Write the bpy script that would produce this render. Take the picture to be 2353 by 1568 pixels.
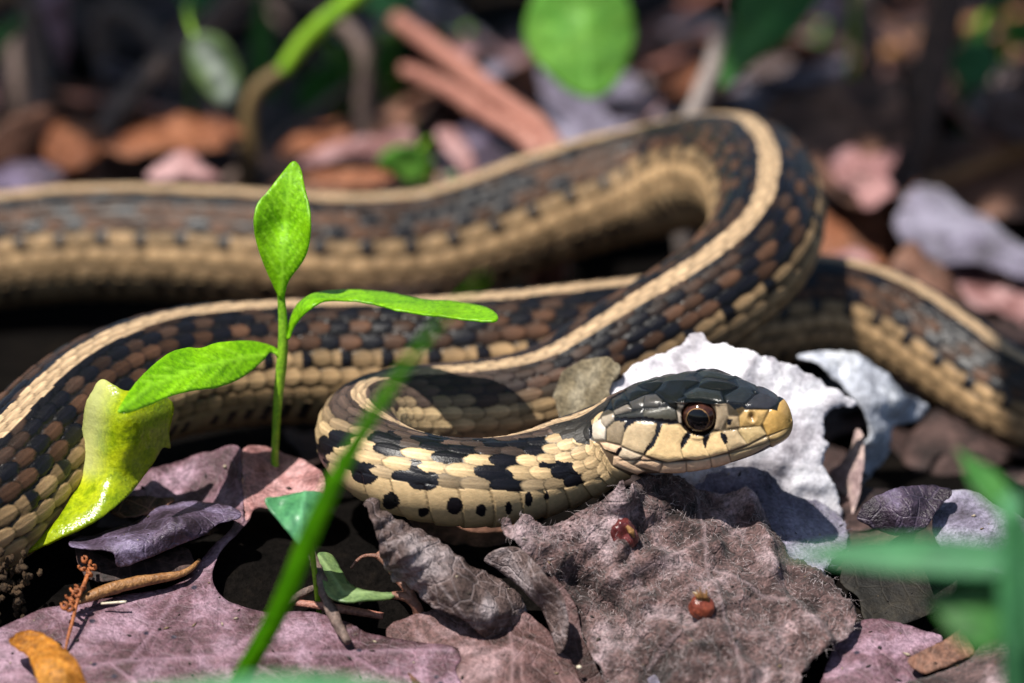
import bpy, math, random
import numpy as np
from mathutils import Vector, Matrix

for o in list(bpy.data.objects): bpy.data.objects.remove(o)
sc = bpy.context.scene
col = sc.collection
U = 0.01                       # everything is laid out in centimetres, built in metres
R = math.radians
rng = np.random.default_rng(7)
random.seed(7)

# ------------------------------------------------------------------ camera, sky, sun, exposure
ELEV = R(20)
DIST = 50.0
KPX = 11.0/2352.0              # cm per photo pixel (photo taken as 2352 x 1568) in the plane of focus
TGT = np.array([0, 0, 2.1])
FWD = np.array([0, math.cos(ELEV), -math.sin(ELEV)])
UPV = np.array([0, math.sin(ELEV), math.cos(ELEV)])
CAM = TGT - FWD*DIST
cd = bpy.data.cameras.new('camera')
cam = bpy.data.objects.new('camera', cd); col.objects.link(cam)
cam.location = CAM*U
cam.rotation_euler = (math.pi/2-ELEV, 0, 0)
cd.sensor_width = 36; cd.lens = 36*DIST/11.0
cd.clip_start = 0.02; cd.clip_end = 50
cd.dof.use_dof = True; cd.dof.focus_distance = (DIST+0.05)*U; cd.dof.aperture_fstop = 12.5
cd.dof.aperture_blades = 0
sc.camera = cam

SUN = np.array([-0.32, -0.32, 0.89]); SUN /= np.linalg.norm(SUN)     # direction towards the sun
w = bpy.data.worlds.new('World'); sc.world = w; w.use_nodes = True
nt = w.node_tree; nt.nodes.clear()
sky = nt.nodes.new('ShaderNodeTexSky'); sky.sky_type = 'NISHITA'; sky.sun_disc = False
sky.sun_elevation = math.asin(SUN[2]); sky.sun_rotation = math.atan2(SUN[0], SUN[1])
bg = nt.nodes.new('ShaderNodeBackground'); bg.inputs[1].default_value = 0.06
wo = nt.nodes.new('ShaderNodeOutputWorld')
nt.links.new(sky.outputs[0], bg.inputs[0]); nt.links.new(bg.outputs[0], wo.inputs[0])
ld = bpy.data.lights.new('sun', 'SUN'); ld.energy = 4.6; ld.angle = R(0.6); ld.color = (1, 0.95, 0.87)
sun = bpy.data.objects.new('sun', ld); col.objects.link(sun)
sun.rotation_euler = Vector(SUN).to_track_quat('Z', 'Y').to_euler(); sun.location = (-0.5, -0.4, 1.2)
sc.view_settings.view_transform = 'Standard'; sc.view_settings.look = 'None'
sc.view_settings.gamma = 1; sc.view_settings.exposure = 0.68
sc.view_settings.use_curve_mapping = False
sc.render.engine = 'CYCLES'
sc.render.resolution_x = 1024; sc.render.resolution_y = 683
sc.cycles.max_bounces = 8

# ------------------------------------------------------------------ pixel <-> place helpers
def ray(px, py):
    px = np.asarray(px, float); py = np.asarray(py, float)
    return FWD*DIST + np.stack([(px-1176)*KPX, np.zeros_like(px), np.zeros_like(px)], -1) + ((784-py)*KPX)[..., None]*UPV
def at_y(px, py, y):
    d = ray(px, py); t = (np.asarray(y, float)-CAM[1])/d[..., 1]
    return CAM + d*t[..., None]
def at_z(px, py, z):
    d = ray(px, py); t = (z-CAM[2])/d[..., 2]
    return CAM + d*t[..., None]
def proj(P):
    P = np.asarray(P, float)-CAM
    d = P@FWD
    return np.stack([1176+P[..., 0]/d*DIST/KPX, 784-(P@UPV)/d*DIST/KPX], -1)

# ------------------------------------------------------------------ noise
def _h(i, j, s):
    v = np.sin(i*127.1+j*311.7+s*74.7)*43758.5453
    return v-np.floor(v)
def vnoise(x, y, s=0):
    xi = np.floor(x); yi = np.floor(y); f = x-xi; g = y-yi
    f = f*f*(3-2*f); g = g*g*(3-2*g)
    return (_h(xi, yi, s)*(1-f)+_h(xi+1, yi, s)*f)*(1-g)+(_h(xi, yi+1, s)*(1-f)+_h(xi+1, yi+1, s)*f)*g
def fbm(x, y, s=0, o=4):
    r = 0; a = 0.5
    for i in range(o):
        r = r+a*(vnoise(x, y, s+i*3.1)-0.5); x = x*2.03+5.2; y = y*2.03+1.7; a *= 0.5
    return r
def crease(x, y, s=0, n=5):
    """paper-like creases: folded straight ridges, bent a little"""
    r = np.random.default_rng(int(s*97)+3); h = 0
    for i in range(n):
        a = r.uniform(0, math.pi); fq = r.uniform(0.5, 1.5)*(1.0+0.35*i)
        q = (x*math.cos(a)+y*math.sin(a))*fq+r.uniform(0, 9)+0.9*fbm(x*0.8, y*0.8, s+i)
        h = h+np.abs((q-np.floor(q))-0.5)*2/(1+0.5*i)*r.choice([-1, 1])
    return h
def sst(a, b, x):
    t = np.clip((x-a)/(b-a), 0, 1); return t*t*(3-2*t)
def lin(c):
    c = np.asarray(c, float)/255
    return tuple(np.where(c <= 0.04045, c/12.92, ((c+0.055)/1.055)**2.4))
def alb(r, g, b, k=0.72):
    return tuple(v*k for v in lin((r, g, b)))

# ------------------------------------------------------------------ materials
def new_mat(name):
    m = bpy.data.materials.new(name); m.use_nodes = True
    n = m.node_tree; n.nodes.clear()
    out = n.nodes.new('ShaderNodeOutputMaterial')
    return m, n, out
def N(n, t, **kw):
    x = n.nodes.new(t)
    for k, v in kw.items(): setattr(x, k, v)
    return x
def coords(n, scale=100.0):
    tc = N(n, 'ShaderNodeTexCoord'); mp = N(n, 'ShaderNodeMapping'); mp.inputs['Scale'].default_value = (scale,)*3
    n.links.new(tc.outputs['Object'], mp.inputs[0]); return mp.outputs[0]
def noise(n, vec, scale, detail=4, rough=0.55, dist=0.0):
    x = N(n, 'ShaderNodeTexNoise'); n.links.new(vec, x.inputs['Vector'])
    x.inputs['Scale'].default_value = scale; x.inputs['Detail'].default_value = detail
    x.inputs['Roughness'].default_value = rough; x.inputs['Distortion'].default_value = dist
    return x.outputs['Fac']
def ramp(n, fac, stops):
    x = N(n, 'ShaderNodeValToRGB'); n.links.new(fac, x.inputs[0])
    e = x.color_ramp.elements
    while len(e) > 1: e.remove(e[-1])
    e[0].position = stops[0][0]; e[0].color = (*stops[0][1], 1)
    for p, c in stops[1:]:
        k = e.new(p); k.color = (*c, 1)
    return x.outputs[0]
def mix(n, fac, a, b, mode='MIX'):
    x = N(n, 'ShaderNodeMix', data_type='RGBA', blend_type=mode)
    if isinstance(fac, (int, float)): x.inputs[0].default_value = fac
    else: n.links.new(fac, x.inputs[0])
    for i, v in ((6, a), (7, b)):
        if isinstance(v, tuple): x.inputs[i].default_value = (*v, 1)
        else: n.links.new(v, x.inputs[i])
    return x.outputs[2]
def math_n(n, op, a, b=None):
    x = N(n, 'ShaderNodeMath', operation=op)
    for i, v in enumerate((a, b)):
        if v is None: continue
        if isinstance(v, (int, float)): x.inputs[i].default_value = v
        else: n.links.new(v, x.inputs[i])
    return x.outputs[0]
def attr(n, name):
    x = N(n, 'ShaderNodeAttribute'); x.attribute_name = name; return x

MATS = {}
def dead_mat(name, c1, c2, c3, spot=None, scale=1.6, rough=0.6, bump=0.35, fine=26, transl=0.12, fuzz=0.0, spec=0.35, vein_col=None, net=0.25, grain=1.0):
    """withered leaf: three colours mottled at two sizes, vein net, grain, spots"""
    if name in MATS: return MATS[name]
    m, n, out = new_mat(name); v = coords(n)
    oi = N(n, 'ShaderNodeObjectInfo')
    add = N(n, 'ShaderNodeVectorMath', operation='ADD'); n.links.new(v, add.inputs[0])
    sc3 = N(n, 'ShaderNodeVectorMath', operation='SCALE'); cx = N(n, 'ShaderNodeCombineXYZ')
    for i in range(3): n.links.new(oi.outputs['Random'], cx.inputs[i])
    n.links.new(cx.outputs[0], sc3.inputs[0]); sc3.inputs['Scale'].default_value = 40
    n.links.new(sc3.outputs[0], add.inputs[1]); v = add.outputs[0]
    big = noise(n, v, scale, 5, 0.62, 0.4)
    c = ramp(n, big, [(0.36, c1), (0.5, c2), (0.63, c3)])
    med = noise(n, v, scale*5, 5, 0.65)
    c = mix(n, 1.0, c, ramp(n, med, [(0.3, (max(0.12, 1-0.45*grain),)*3), (0.5, (1.0,)*3), (0.72, (1+0.38*grain,)*3)]), 'MULTIPLY')
    fin = noise(n, v, fine, 3, 0.6)
    c = mix(n, 1.0, c, ramp(n, fin, [(0.3, (max(0.15, 1-0.4*grain),)*3), (0.5, (1.0,)*3), (0.7, (1+0.4*grain,)*3)]), 'MULTIPLY')
    vo = N(n, 'ShaderNodeTexVoronoi', feature='DISTANCE_TO_EDGE'); vo.inputs['Scale'].default_value = 4.2
    n.links.new(v, vo.inputs['Vector'])
    vl = ramp(n, vo.outputs['Distance'], [(0.0, (1, 1, 1)), (0.06, (0, 0, 0))])
    vc = vein_col or tuple(min(1, x*1.7) for x in c3)
    c = mix(n, math_n(n, 'MULTIPLY', vl, net), c, vc)
    va = attr(n, 'vein').outputs['Fac']
    c = mix(n, math_n(n, 'MULTIPLY', va, 0.33), c, vc)
    if spot:
        sp = N(n, 'ShaderNodeTexVoronoi'); sp.inputs['Scale'].default_value = 3.0; n.links.new(v, sp.inputs['Vector'])
        c = mix(n, ramp(n, sp.outputs['Distance'], [(0.07, (1,)*3), (0.13, (0,)*3)]), c, spot)
    hs = N(n, 'ShaderNodeHueSaturation'); n.links.new(c, hs.inputs['Color'])
    n.links.new(ramp(n, oi.outputs['Random'], [(0, (0.8,)*3), (1, (1.2,)*3)]), hs.inputs['Value']); c = hs.outputs[0]
    p = N(n, 'ShaderNodeBsdfPrincipled'); n.links.new(c, p.inputs['Base Color'])
    p.inputs['Roughness'].default_value = rough; p.inputs['Specular IOR Level'].default_value = spec
    p.inputs['Sheen Weight'].default_value = fuzz; p.inputs['Sheen Roughness'].default_value = 0.4
    b = N(n, 'ShaderNodeBump'); b.inputs['Strength'].default_value = bump; b.inputs['Distance'].default_value = 0.0006
    hsum = math_n(n, 'ADD', math_n(n, 'ADD', med, math_n(n, 'MULTIPLY', fin, 0.8)), math_n(n, 'MULTIPLY', vl, -0.25))
    n.links.new(hsum, b.inputs['Height']); n.links.new(b.outputs[0], p.inputs['Normal'])
    tr = N(n, 'ShaderNodeBsdfTranslucent'); n.links.new(c, tr.inputs[0]); n.links.new(b.outputs[0], tr.inputs['Normal'])
    ms = N(n, 'ShaderNodeMixShader'); ms.inputs[0].default_value = transl
    n.links.new(p.outputs[0], ms.inputs[1]); n.links.new(tr.outputs[0], ms.inputs[2]); n.links.new(ms.outputs[0], out.inputs[0])
    MATS[name] = m; return m

def green_mat(name, c1, c2, tcol, transl=0.4, rough=0.4, scale=2.0, pale=None, bump=0.15):
    if name in MATS: return MATS[name]
    m, n, out = new_mat(name); v = coords(n)
    c = ramp(n, noise(n, v, scale, 4), [(0.3, c1), (0.7, c2)])
    g = noise(n, v, 22, 3)
    c = mix(n, 1.0, c, ramp(n, g, [(0.3, (0.8,)*3), (0.7, (1.2,)*3)]), 'MULTIPLY')
    c = mix(n, 1.0, c, ramp(n, noise(n, v, 5.5, 4, 0.7), [(0.34, (0.70, 0.78, 0.8)), (0.5, (1.0,)*3), (0.68, (1.15, 1.1, 1.0))]), 'MULTIPLY')
    sp = N(n, 'ShaderNodeTexVoronoi'); sp.inputs['Scale'].default_value = 6.0; n.links.new(v, sp.inputs['Vector'])
    c = mix(n, ramp(n, sp.outputs['Distance'], [(0.05, (0.6,)*3), (0.10, (0,)*3)]), c, tuple(x*0.45+0.01 for x in c1))
    va = attr(n, 'vein').outputs['Fac']
    c = mix(n, math_n(n, 'MULTIPLY', va, 0.5), c, tuple(min(1, x*1.6+0.05) for x in c2))
    if pale:
        pa = attr(n, 'pale').outputs['Fac']; c = mix(n, pa, c, pale)
    p = N(n, 'ShaderNodeBsdfPrincipled'); n.links.new(c, p.inputs['Base Color'])
    p.inputs['Roughness'].default_value = rough; p.inputs['Specular IOR Level'].default_value = 0.5
    b = N(n, 'ShaderNodeBump'); b.inputs['Strength'].default_value = bump; b.inputs['Distance'].default_value = 0.0004
    n.links.new(math_n(n, 'ADD', g, va), b.inputs['Height']); n.links.new(b.outputs[0], p.inputs['Normal'])
    tr = N(n, 'ShaderNodeBsdfTranslucent')
    n.links.new(mix(n, 1.0, c, tcol, 'MULTIPLY'), tr.inputs[0])
    ms = N(n, 'ShaderNodeMixShader'); ms.inputs[0].default_value = transl
    n.links.new(p.outputs[0], ms.inputs[1]); n.links.new(tr.outputs[0], ms.inputs[2]); n.links.new(ms.outputs[0], out.inputs[0])
    MATS[name] = m; return m

def bark_mat(name, c1, c2, scale=6, rough=0.7, bump=0.4):
    if name in MATS: return MATS[name]
    m, n, out = new_mat(name); v = coords(n)
    a = noise(n, v, scale, 5, 0.65); f = noise(n, v, scale*5, 3)
    c = ramp(n, a, [(0.3, c1), (0.7, c2)])
    c = mix(n, 1.0, c, ramp(n, f, [(0.3, (0.6,)*3), (0.7, (1.35,)*3)]), 'MULTIPLY')
    p = N(n, 'ShaderNodeBsdfPrincipled'); n.links.new(c, p.inputs['Base Color']); p.inputs['Roughness'].default_value = rough
    b = N(n, 'ShaderNodeBump'); b.inputs['Strength'].default_value = bump; b.inputs['Distance'].default_value = 0.0005
    n.links.new(math_n(n, 'ADD', a, f), b.inputs['Height']); n.links.new(b.outputs[0], p.inputs['Normal'])
    n.links.new(p.outputs[0], out.inputs[0]); MATS[name] = m; return m

# ------------------------------------------------------------------ mesh helpers
def link_mesh(name, V, F, mat, parent=None, attrs=None, smooth=True, thick=0.0, origin=None, colattr=None):
    """V in cm, world (or in the parent's frame); F an (n,4) or (n,3) array or list"""
    V = np.asarray(V, float)
    if origin is None:
        origin = V.mean(0) if parent is None else np.zeros(3)
    me = bpy.data.meshes.new(name)
    W = (V-origin)*U
    F = np.asarray(F, np.int64); k = F.shape[1]
    me.vertices.add(len(W)); me.vertices.foreach_set('co', W.astype(np.float32).ravel())
    me.loops.add(F.size); me.loops.foreach_set('vertex_index', F.astype(np.int32).ravel())
    me.polygons.add(len(F)); me.polygons.foreach_set('loop_start', np.arange(0, F.size, k, dtype=np.int32))
    me.update(calc_edges=True)
    if smooth: me.polygons.foreach_set('use_smooth', np.ones(len(F), bool))
    for an, av in (attrs or {}).items():
        a = me.attributes.new(an, 'FLOAT', 'POINT'); a.data.foreach_set('value', np.asarray(av, np.float32))
    if colattr is not None:
        a = me.attributes.new('col', 'FLOAT_COLOR', 'POINT')
        c4 = np.ones((len(W), 4), np.float32); c4[:, :3] = colattr; a.data.foreach_set('color', c4.ravel())
    me.materials.append(mat)
    me.validate()
    o = bpy.data.objects.new(name, me); col.objects.link(o)
    o.location = Vector(origin*U)
    if parent is not None: o.parent = parent
    if thick:
        s = o.modifiers.new('thickness', 'SOLIDIFY'); s.thickness = thick*U; s.offset = 0
    return o
def tag(o, label, cat, group=None, kind=None):
    o['label'] = label; o['category'] = cat
    if group: o['group'] = group
    if kind: o['kind'] = kind
    return o
def empty(name, loc, label, cat, group=None):
    o = bpy.data.objects.new(name, None); col.objects.link(o); o.location = Vector(np.asarray(loc, float)*U)
    o.empty_display_size = 0.005
    return tag(o, label, cat, group)
def cspline(t, Y, tq):
    """natural cubic spline"""
    t = np.asarray(t, float); Y = np.asarray(Y, float); one = Y.ndim == 1
    if one: Y = Y[:, None]
    n = len(t); h = np.diff(t); A = np.zeros((n, n)); B = np.zeros((n, Y.shape[1])); A[0, 0] = A[-1, -1] = 1
    for i in range(1, n-1):
        A[i, i-1] = h[i-1]; A[i, i] = 2*(h[i-1]+h[i]); A[i, i+1] = h[i]
        B[i] = 6*((Y[i+1]-Y[i])/h[i]-(Y[i]-Y[i-1])/h[i-1])
    M = np.linalg.solve(A, B); j = np.clip(np.searchsorted(t, tq)-1, 0, n-2)
    a = (t[j+1]-tq)[:, None]; b = (tq-t[j])[:, None]; hh = h[j][:, None]
    r = M[j]*a**3/(6*hh)+M[j+1]*b**3/(6*hh)+(Y[j]/hh-M[j]*hh/6)*a+(Y[j+1]/hh-M[j+1]*hh/6)*b
    return r[:, 0] if one else r
def pchip(t, Y, tq):
    """monotone cubic, no overshoot"""
    t = np.asarray(t, float); Y = np.asarray(Y, float); one = Y.ndim == 1
    if one: Y = Y[:, None]
    h = np.diff(t)[:, None]; d = np.diff(Y, axis=0)/h; m = np.zeros_like(Y); m[0] = d[0]; m[-1] = d[-1]
    w1 = 2*h[1:]+h[:-1]; w2 = h[1:]+2*h[:-1]; ok = d[:-1]*d[1:] > 0
    with np.errstate(divide='ignore', invalid='ignore'):
        mm = (w1+w2)/(w1/d[:-1]+w2/d[1:])
    m[1:-1] = np.where(ok, mm, 0)
    j = np.clip(np.searchsorted(t, tq, side='right')-1, 0, len(t)-2); hh = h[j]; s = ((tq-t[j])[:, None])/hh
    r = (2*s**3-3*s**2+1)*Y[j]+(s**3-2*s**2+s)*hh*m[j]+(-2*s**3+3*s**2)*Y[j+1]+(s**3-s**2)*hh*m[j+1]
    return r[:, 0] if one else r
def path(P, n):
    P = np.asarray(P, float); t = np.r_[0, np.cumsum(np.linalg.norm(np.diff(P, axis=0), axis=1))]
    q = np.linspace(0, t[-1], n)
    return cspline(t, P, q) if len(P) > 2 else P[0]+(P[1]-P[0])*(q/t[-1])[:, None]
def tube_geo(P, r, n=None, seg=10, rough=0.0, seed=0):
    """closed tapered tube along points P with radii r"""
    n = n or max(12, 8*len(P)); C = path(P, n)
    rr = np.interp(np.linspace(0, 1, n), np.linspace(0, 1, len(r)), r)
    T = np.gradient(C, axis=0); T /= np.linalg.norm(T, axis=1)[:, None]
    ref = np.array([0.31, 0.2, 0.93]) if abs(T[0] @ np.array([0.31, 0.2, 0.93])) < 0.9 else np.array([1.0, 0, 0])
    A = np.cross(T, ref); A /= np.linalg.norm(A, axis=1)[:, None]; B = np.cross(T, A)
    th = np.linspace(0, 2*math.pi, seg, endpoint=False)
    rad = rr[:, None]*np.ones(seg)
    if rough:
        ii, jj = np.meshgrid(np.arange(n), np.arange(seg), indexing='ij')
        rad = rad*(1+rough*(fbm(ii*0.35, np.cos(th)[jj]*2+np.sin(th)[jj]*3, seed)*2))
    V = C[:, None]+rad[..., None]*(np.cos(th)[None, :, None]*A[:, None]+np.sin(th)[None, :, None]*B[:, None])
    V = np.concatenate([V.reshape(-1, 3), C[:1], C[-1:]])
    F = []
    for i in range(n-1):
        for j in range(seg):
            F.append((i*seg+j, i*seg+(j+1) % seg, (i+1)*seg+(j+1) % seg, (i+1)*seg+j))
    a, b = n*seg, n*seg+1
    for j in range(0, seg, 2):
        F.append((a, (j+2) % seg, (j+1) % seg, j)); e = (n-1)*seg; F.append((b, e+j, e+(j+1) % seg, e+(j+2) % seg))
    return V, F
def tube(name, P, r, mat, parent=None, **kw):
    V, F = tube_geo(P, r, **kw)
    o0 = None
    if parent is not None: o0 = np.array(parent.location)/U
    if parent is not None:
        return link_mesh(name, V-o0, F, mat, parent)
    return link_mesh(name, V, F, mat, origin=V[np.argmin(V[:, 2])])

def inpoly(x, y, poly):
    poly = np.asarray(poly, float); r = np.zeros(x.shape, bool); n = len(poly); j = n-1
    for i in range(n):
        xi, yi = poly[i]; xj, yj = poly[j]
        if yi != yj:
            r ^= ((yi > y) != (yj > y)) & (x < (xj-xi)*(y-yi)/(yj-yi)+xi)
        j = i
    return r
def segdist(x, y, poly, closed=True):
    poly = np.asarray(poly, float); best = np.full(x.shape, 1e9)
    for i in range(len(poly) if closed else len(poly)-1):
        a = poly[i]; b = poly[(i+1) % len(poly)]; d = b-a; L = max(1e-9, d@d)
        t = np.clip(((x-a[0])*d[0]+(y-a[1])*d[1])/L, 0, 1)
        best = np.minimum(best, np.hypot(x-a[0]-t*d[0], y-a[1]-t*d[1]))
    return best
def nearest_on(pts, poly):
    poly = np.asarray(poly, float); best = np.full(len(pts), 1e9); out = pts.copy()
    for i in range(len(poly)):
        a = poly[i]; b = poly[(i+1) % len(poly)]; d = b-a; L = max(1e-9, d@d)
        t = np.clip(((pts-a)@d)/L, 0, 1); q = a+t[:, None]*d; e = np.hypot(*(pts-q).T)
        m = e < best; best[m] = e[m]; out[m] = q[m]
    return out
def smooth_outline(poly, step, jit=0, seed=0, sharp=False):
    P = np.asarray(poly, float); n = len(P); out = []
    for i in range(n):
        p0, p1, p2, p3 = P[i-1], P[i], P[(i+1) % n], P[(i+2) % n]
        m = max(2, int(np.hypot(*(p2-p1))/step))
        for k in range(m):
            s = k/m
            if sharp: q = p1+(p2-p1)*s
            else: q = 0.5*((2*p1)+(-p0+p2)*s+(2*p0-5*p1+4*p2-p3)*s*s+(-p0+3*p1-3*p2+p3)*s**3)
            out.append(q)
    Q = np.array(out)
    if jit:
        t = np.gradient(Q, axis=0); nn = np.stack([-t[:, 1], t[:, 0]], -1); nn /= np.linalg.norm(nn, axis=1)[:, None]+1e-9
        Q = Q+nn*(jit*2.2*fbm(Q[:, 0]/14, Q[:, 1]/14, seed, 4))[:, None]
    return Q
def tps(pts):
    """depth field from (px, py, value) samples: thin-plate spline"""
    pts = np.asarray(pts, float); X = pts[:, :2]/300; n = len(pts)
    if n < 3:
        c = pts[:, 2].mean(); return lambda x, y: np.full(np.shape(x), c)
    def k(d2): return np.where(d2 > 1e-12, 0.5*d2*np.log(np.maximum(d2, 1e-12)), 0)
    D = ((X[:, None]-X[None])**2).sum(-1); A = np.zeros((n+3, n+3)); A[:n, :n] = k(D)+1e-4*np.eye(n)
    A[:n, n] = 1; A[:n, n+1:] = X; A[n, :n] = 1; A[n+1:, :n] = X.T
    s = np.linalg.lstsq(A, np.r_[pts[:, 2], 0, 0, 0], rcond=None)[0]
    def f(x, y):
        x = np.asarray(x)/300; y = np.asarray(y)/300
        r = s[n]+s[n+1]*x+s[n+2]*y
        for i in range(n): r = r+s[i]*k((x-X[i, 0])**2+(y-X[i, 1])**2)
        return r
    return f
def traced(name, outline, depth, mat, label, cat='leaf', h=7, amp=0.03, scl=90, cr=0.0, jit=3, thick=0.014, seed=1,
           veins=(), holes=(), sharp=False, bumpfn=None, group=None, extra=None):
    """a leaf whose outline was measured in the photograph, laid on a surface that runs through the given depths"""
    O = smooth_outline(outline, h*0.8, jit, seed, sharp)
    HL = [smooth_outline(q, h*0.8, jit*0.6, seed+5) for q in holes]
    x0, y0 = O.min(0)-h; x1, y1 = O.max(0)+h
    nx = int((x1-x0)/h)+2; ny = int((y1-y0)/h)+2
    gx, gy = np.meshgrid(x0+h*np.arange(nx), y0+h*np.arange(ny))
    cx = gx[:-1, :-1]+h/2; cy = gy[:-1, :-1]+h/2
    ins = inpoly(cx, cy, O)
    for q in HL: ins &= ~inpoly(cx, cy, q)
    idx = np.arange(nx*ny).reshape(ny, nx)
    F = np.stack([idx[:-1, :-1], idx[1:, :-1], idx[1:, 1:], idx[:-1, 1:]], -1)[ins]
    cnt = np.bincount(F.ravel(), minlength=nx*ny); used = np.where(cnt > 0)[0]
    re = -np.ones(nx*ny, int); re[used] = np.arange(len(used)); F = re[F]
    p = np.stack([gx.ravel(), gy.ravel()], -1)[used]; bnd = cnt[used] < 4
    if HL:
        allb = p[bnd]; best = nearest_on(allb, O); d = np.hypot(*(best-allb).T)
        for q in HL:
            b2 = nearest_on(allb, q); d2 = np.hypot(*(b2-allb).T); m = d2 < d; best[m] = b2[m]; d[m] = d2[m]
        p[bnd] = best
    else: p[bnd] = nearest_on(p[bnd], O)
    f = tps(depth); x, y = p.T
    P = at_y(x, y, f(x, y))
    Px = at_y(x+2, y, f(x+2, y)); Py = at_y(x, y+2, f(x, y+2))
    nn = np.cross(Px-P, Py-P); nn /= np.linalg.norm(nn, axis=1)[:, None]+1e-9
    if np.mean(nn@FWD) > 0: nn = -nn
    d = amp*fbm(x/scl, y/scl, seed, 5)*2+cr*crease(x/scl, y/scl, seed)
    va = np.zeros(len(p))
    for ln, wd in veins: va = np.maximum(va, np.exp(-(segdist(x, y, ln, False)/wd)**2))
    d = d+va*0.012
    if bumpfn is not None: d = d+bumpfn(x, y)
    P = P+nn*d[:, None]
    at = {'vein': va}
    if extra: at.update({k: fn(x, y) for k, fn in extra.items()})
    o = link_mesh(name, P, F, mat, attrs=at, thick=thick)
    return tag(o, label, cat, group)
def blade_geo(base, tip, width, normal, prof, n=26, m=9, bend=0.0, fold=0.15, side=0.0, wave=0.0, seed=0, mid=None):
    """leaf blade from base to tip: profile of half-widths, arched along normal, folded on its midrib"""
    base = np.asarray(base, float); tip = np.asarray(tip, float); L = np.linalg.norm(tip-base)
    nrm = np.asarray(normal, float); t = (tip-base)/L; nrm = nrm-(nrm@t)*t; nrm /= np.linalg.norm(nrm); sd = np.cross(t, nrm)
    s = np.linspace(0, 1, n)
    if mid is None:
        C = base+s[:, None]*(tip-base)+(np.sin(s*math.pi)*bend*L)[:, None]*nrm+(np.sin(s*math.pi)*side*L)[:, None]*sd
    else:
        C = path([base]+[np.asarray(q, float) for q in mid]+[tip], n)
    T = np.gradient(C, axis=0); T /= np.linalg.norm(T, axis=1)[:, None]
    S = np.cross(T, nrm); S /= np.linalg.norm(S, axis=1)[:, None]; NN = np.cross(S, T)
    wv = np.interp(s, np.linspace(0, 1, len(prof)), prof) if len(prof) < 6 else pchip(np.linspace(0, 1, len(prof)), np.array(prof), s)
    v = np.linspace(-1, 1, m)
    hw = wv*width/2
    off = fold*np.abs(v)[None]*hw[:, None]
    if wave: off = off+wave*L*(v**2)[None]*fbm(s[:, None]*5+np.sign(v)[None]*9, v[None]*0.8+seed, seed)
    V = C[:, None]+(v[None, :]*hw[:, None])[..., None]*S[:, None]+off[..., None]*NN[:, None]
    idx = np.arange(n*m).reshape(n, m)
    F = np.stack([idx[:-1, :-1], idx[1:, :-1], idx[1:, 1:], idx[:-1, 1:]], -1).reshape(-1, 4)
    ss, vv = np.meshgrid(s, v, indexing='ij')
    vein = np.exp(-(vv/0.07)**2)
    lat = np.abs(((ss*7-np.abs(vv)*1.3) % 1)-0.5); vein = np.maximum(vein, 0.6*np.exp(-((0.5-lat)/0.06)**2)*(np.abs(vv) < 0.9))
    return V.reshape(-1, 3), F, vein.ravel(), ss.ravel(), vv.ravel()
LANCE = [0.06, 0.35, 0.72, 0.95, 1.0, 0.9, 0.68, 0.4, 0.16, 0.01]
OVATE = [0.1, 0.66, 0.95, 1.0, 0.93, 0.78, 0.58, 0.36, 0.16, 0.01]
GRASS = [0.7, 0.95, 1.0, 1.0, 0.95, 0.85, 0.7, 0.5, 0.28, 0.03]
def blade(name, base, tip, width, normal, mat, prof=LANCE, parent=None, label=None, cat=None, thick=0.02, group=None, pale=None, **kw):
    V, F, vein, ss, vv = blade_geo(base, tip, width, normal, prof, **kw)
    at = {'vein': vein}
    if pale: at['pale'] = pale(ss, vv)
    if parent is not None:
        return link_mesh(name, V-np.array(parent.location)/U, F, mat, parent, attrs=at, thick=thick)
    o = link_mesh(name, V, F, mat, attrs=at, thick=thick, origin=V[np.argmin(V[:, 2])])
    return tag(o, label, cat or 'leaf', group)

def ground_h(x, y):
    x = np.asarray(x, float); y = np.asarray(y, float)
    z = -0.35-0.5*np.clip(-0.2-y, 0, 2.6)
    z = z-0.45*np.exp(-((x-4.5)/2.2)**2-((y-4)/2.5)**2)
    z = z+0.35*sst(9, 24, y)
    return z+0.16*fbm(x*0.9, y*0.9, 3)+0.5*fbm(x*0.12, y*0.12, 8)*sst(9, 30, np.hypot(x, y))

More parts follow.
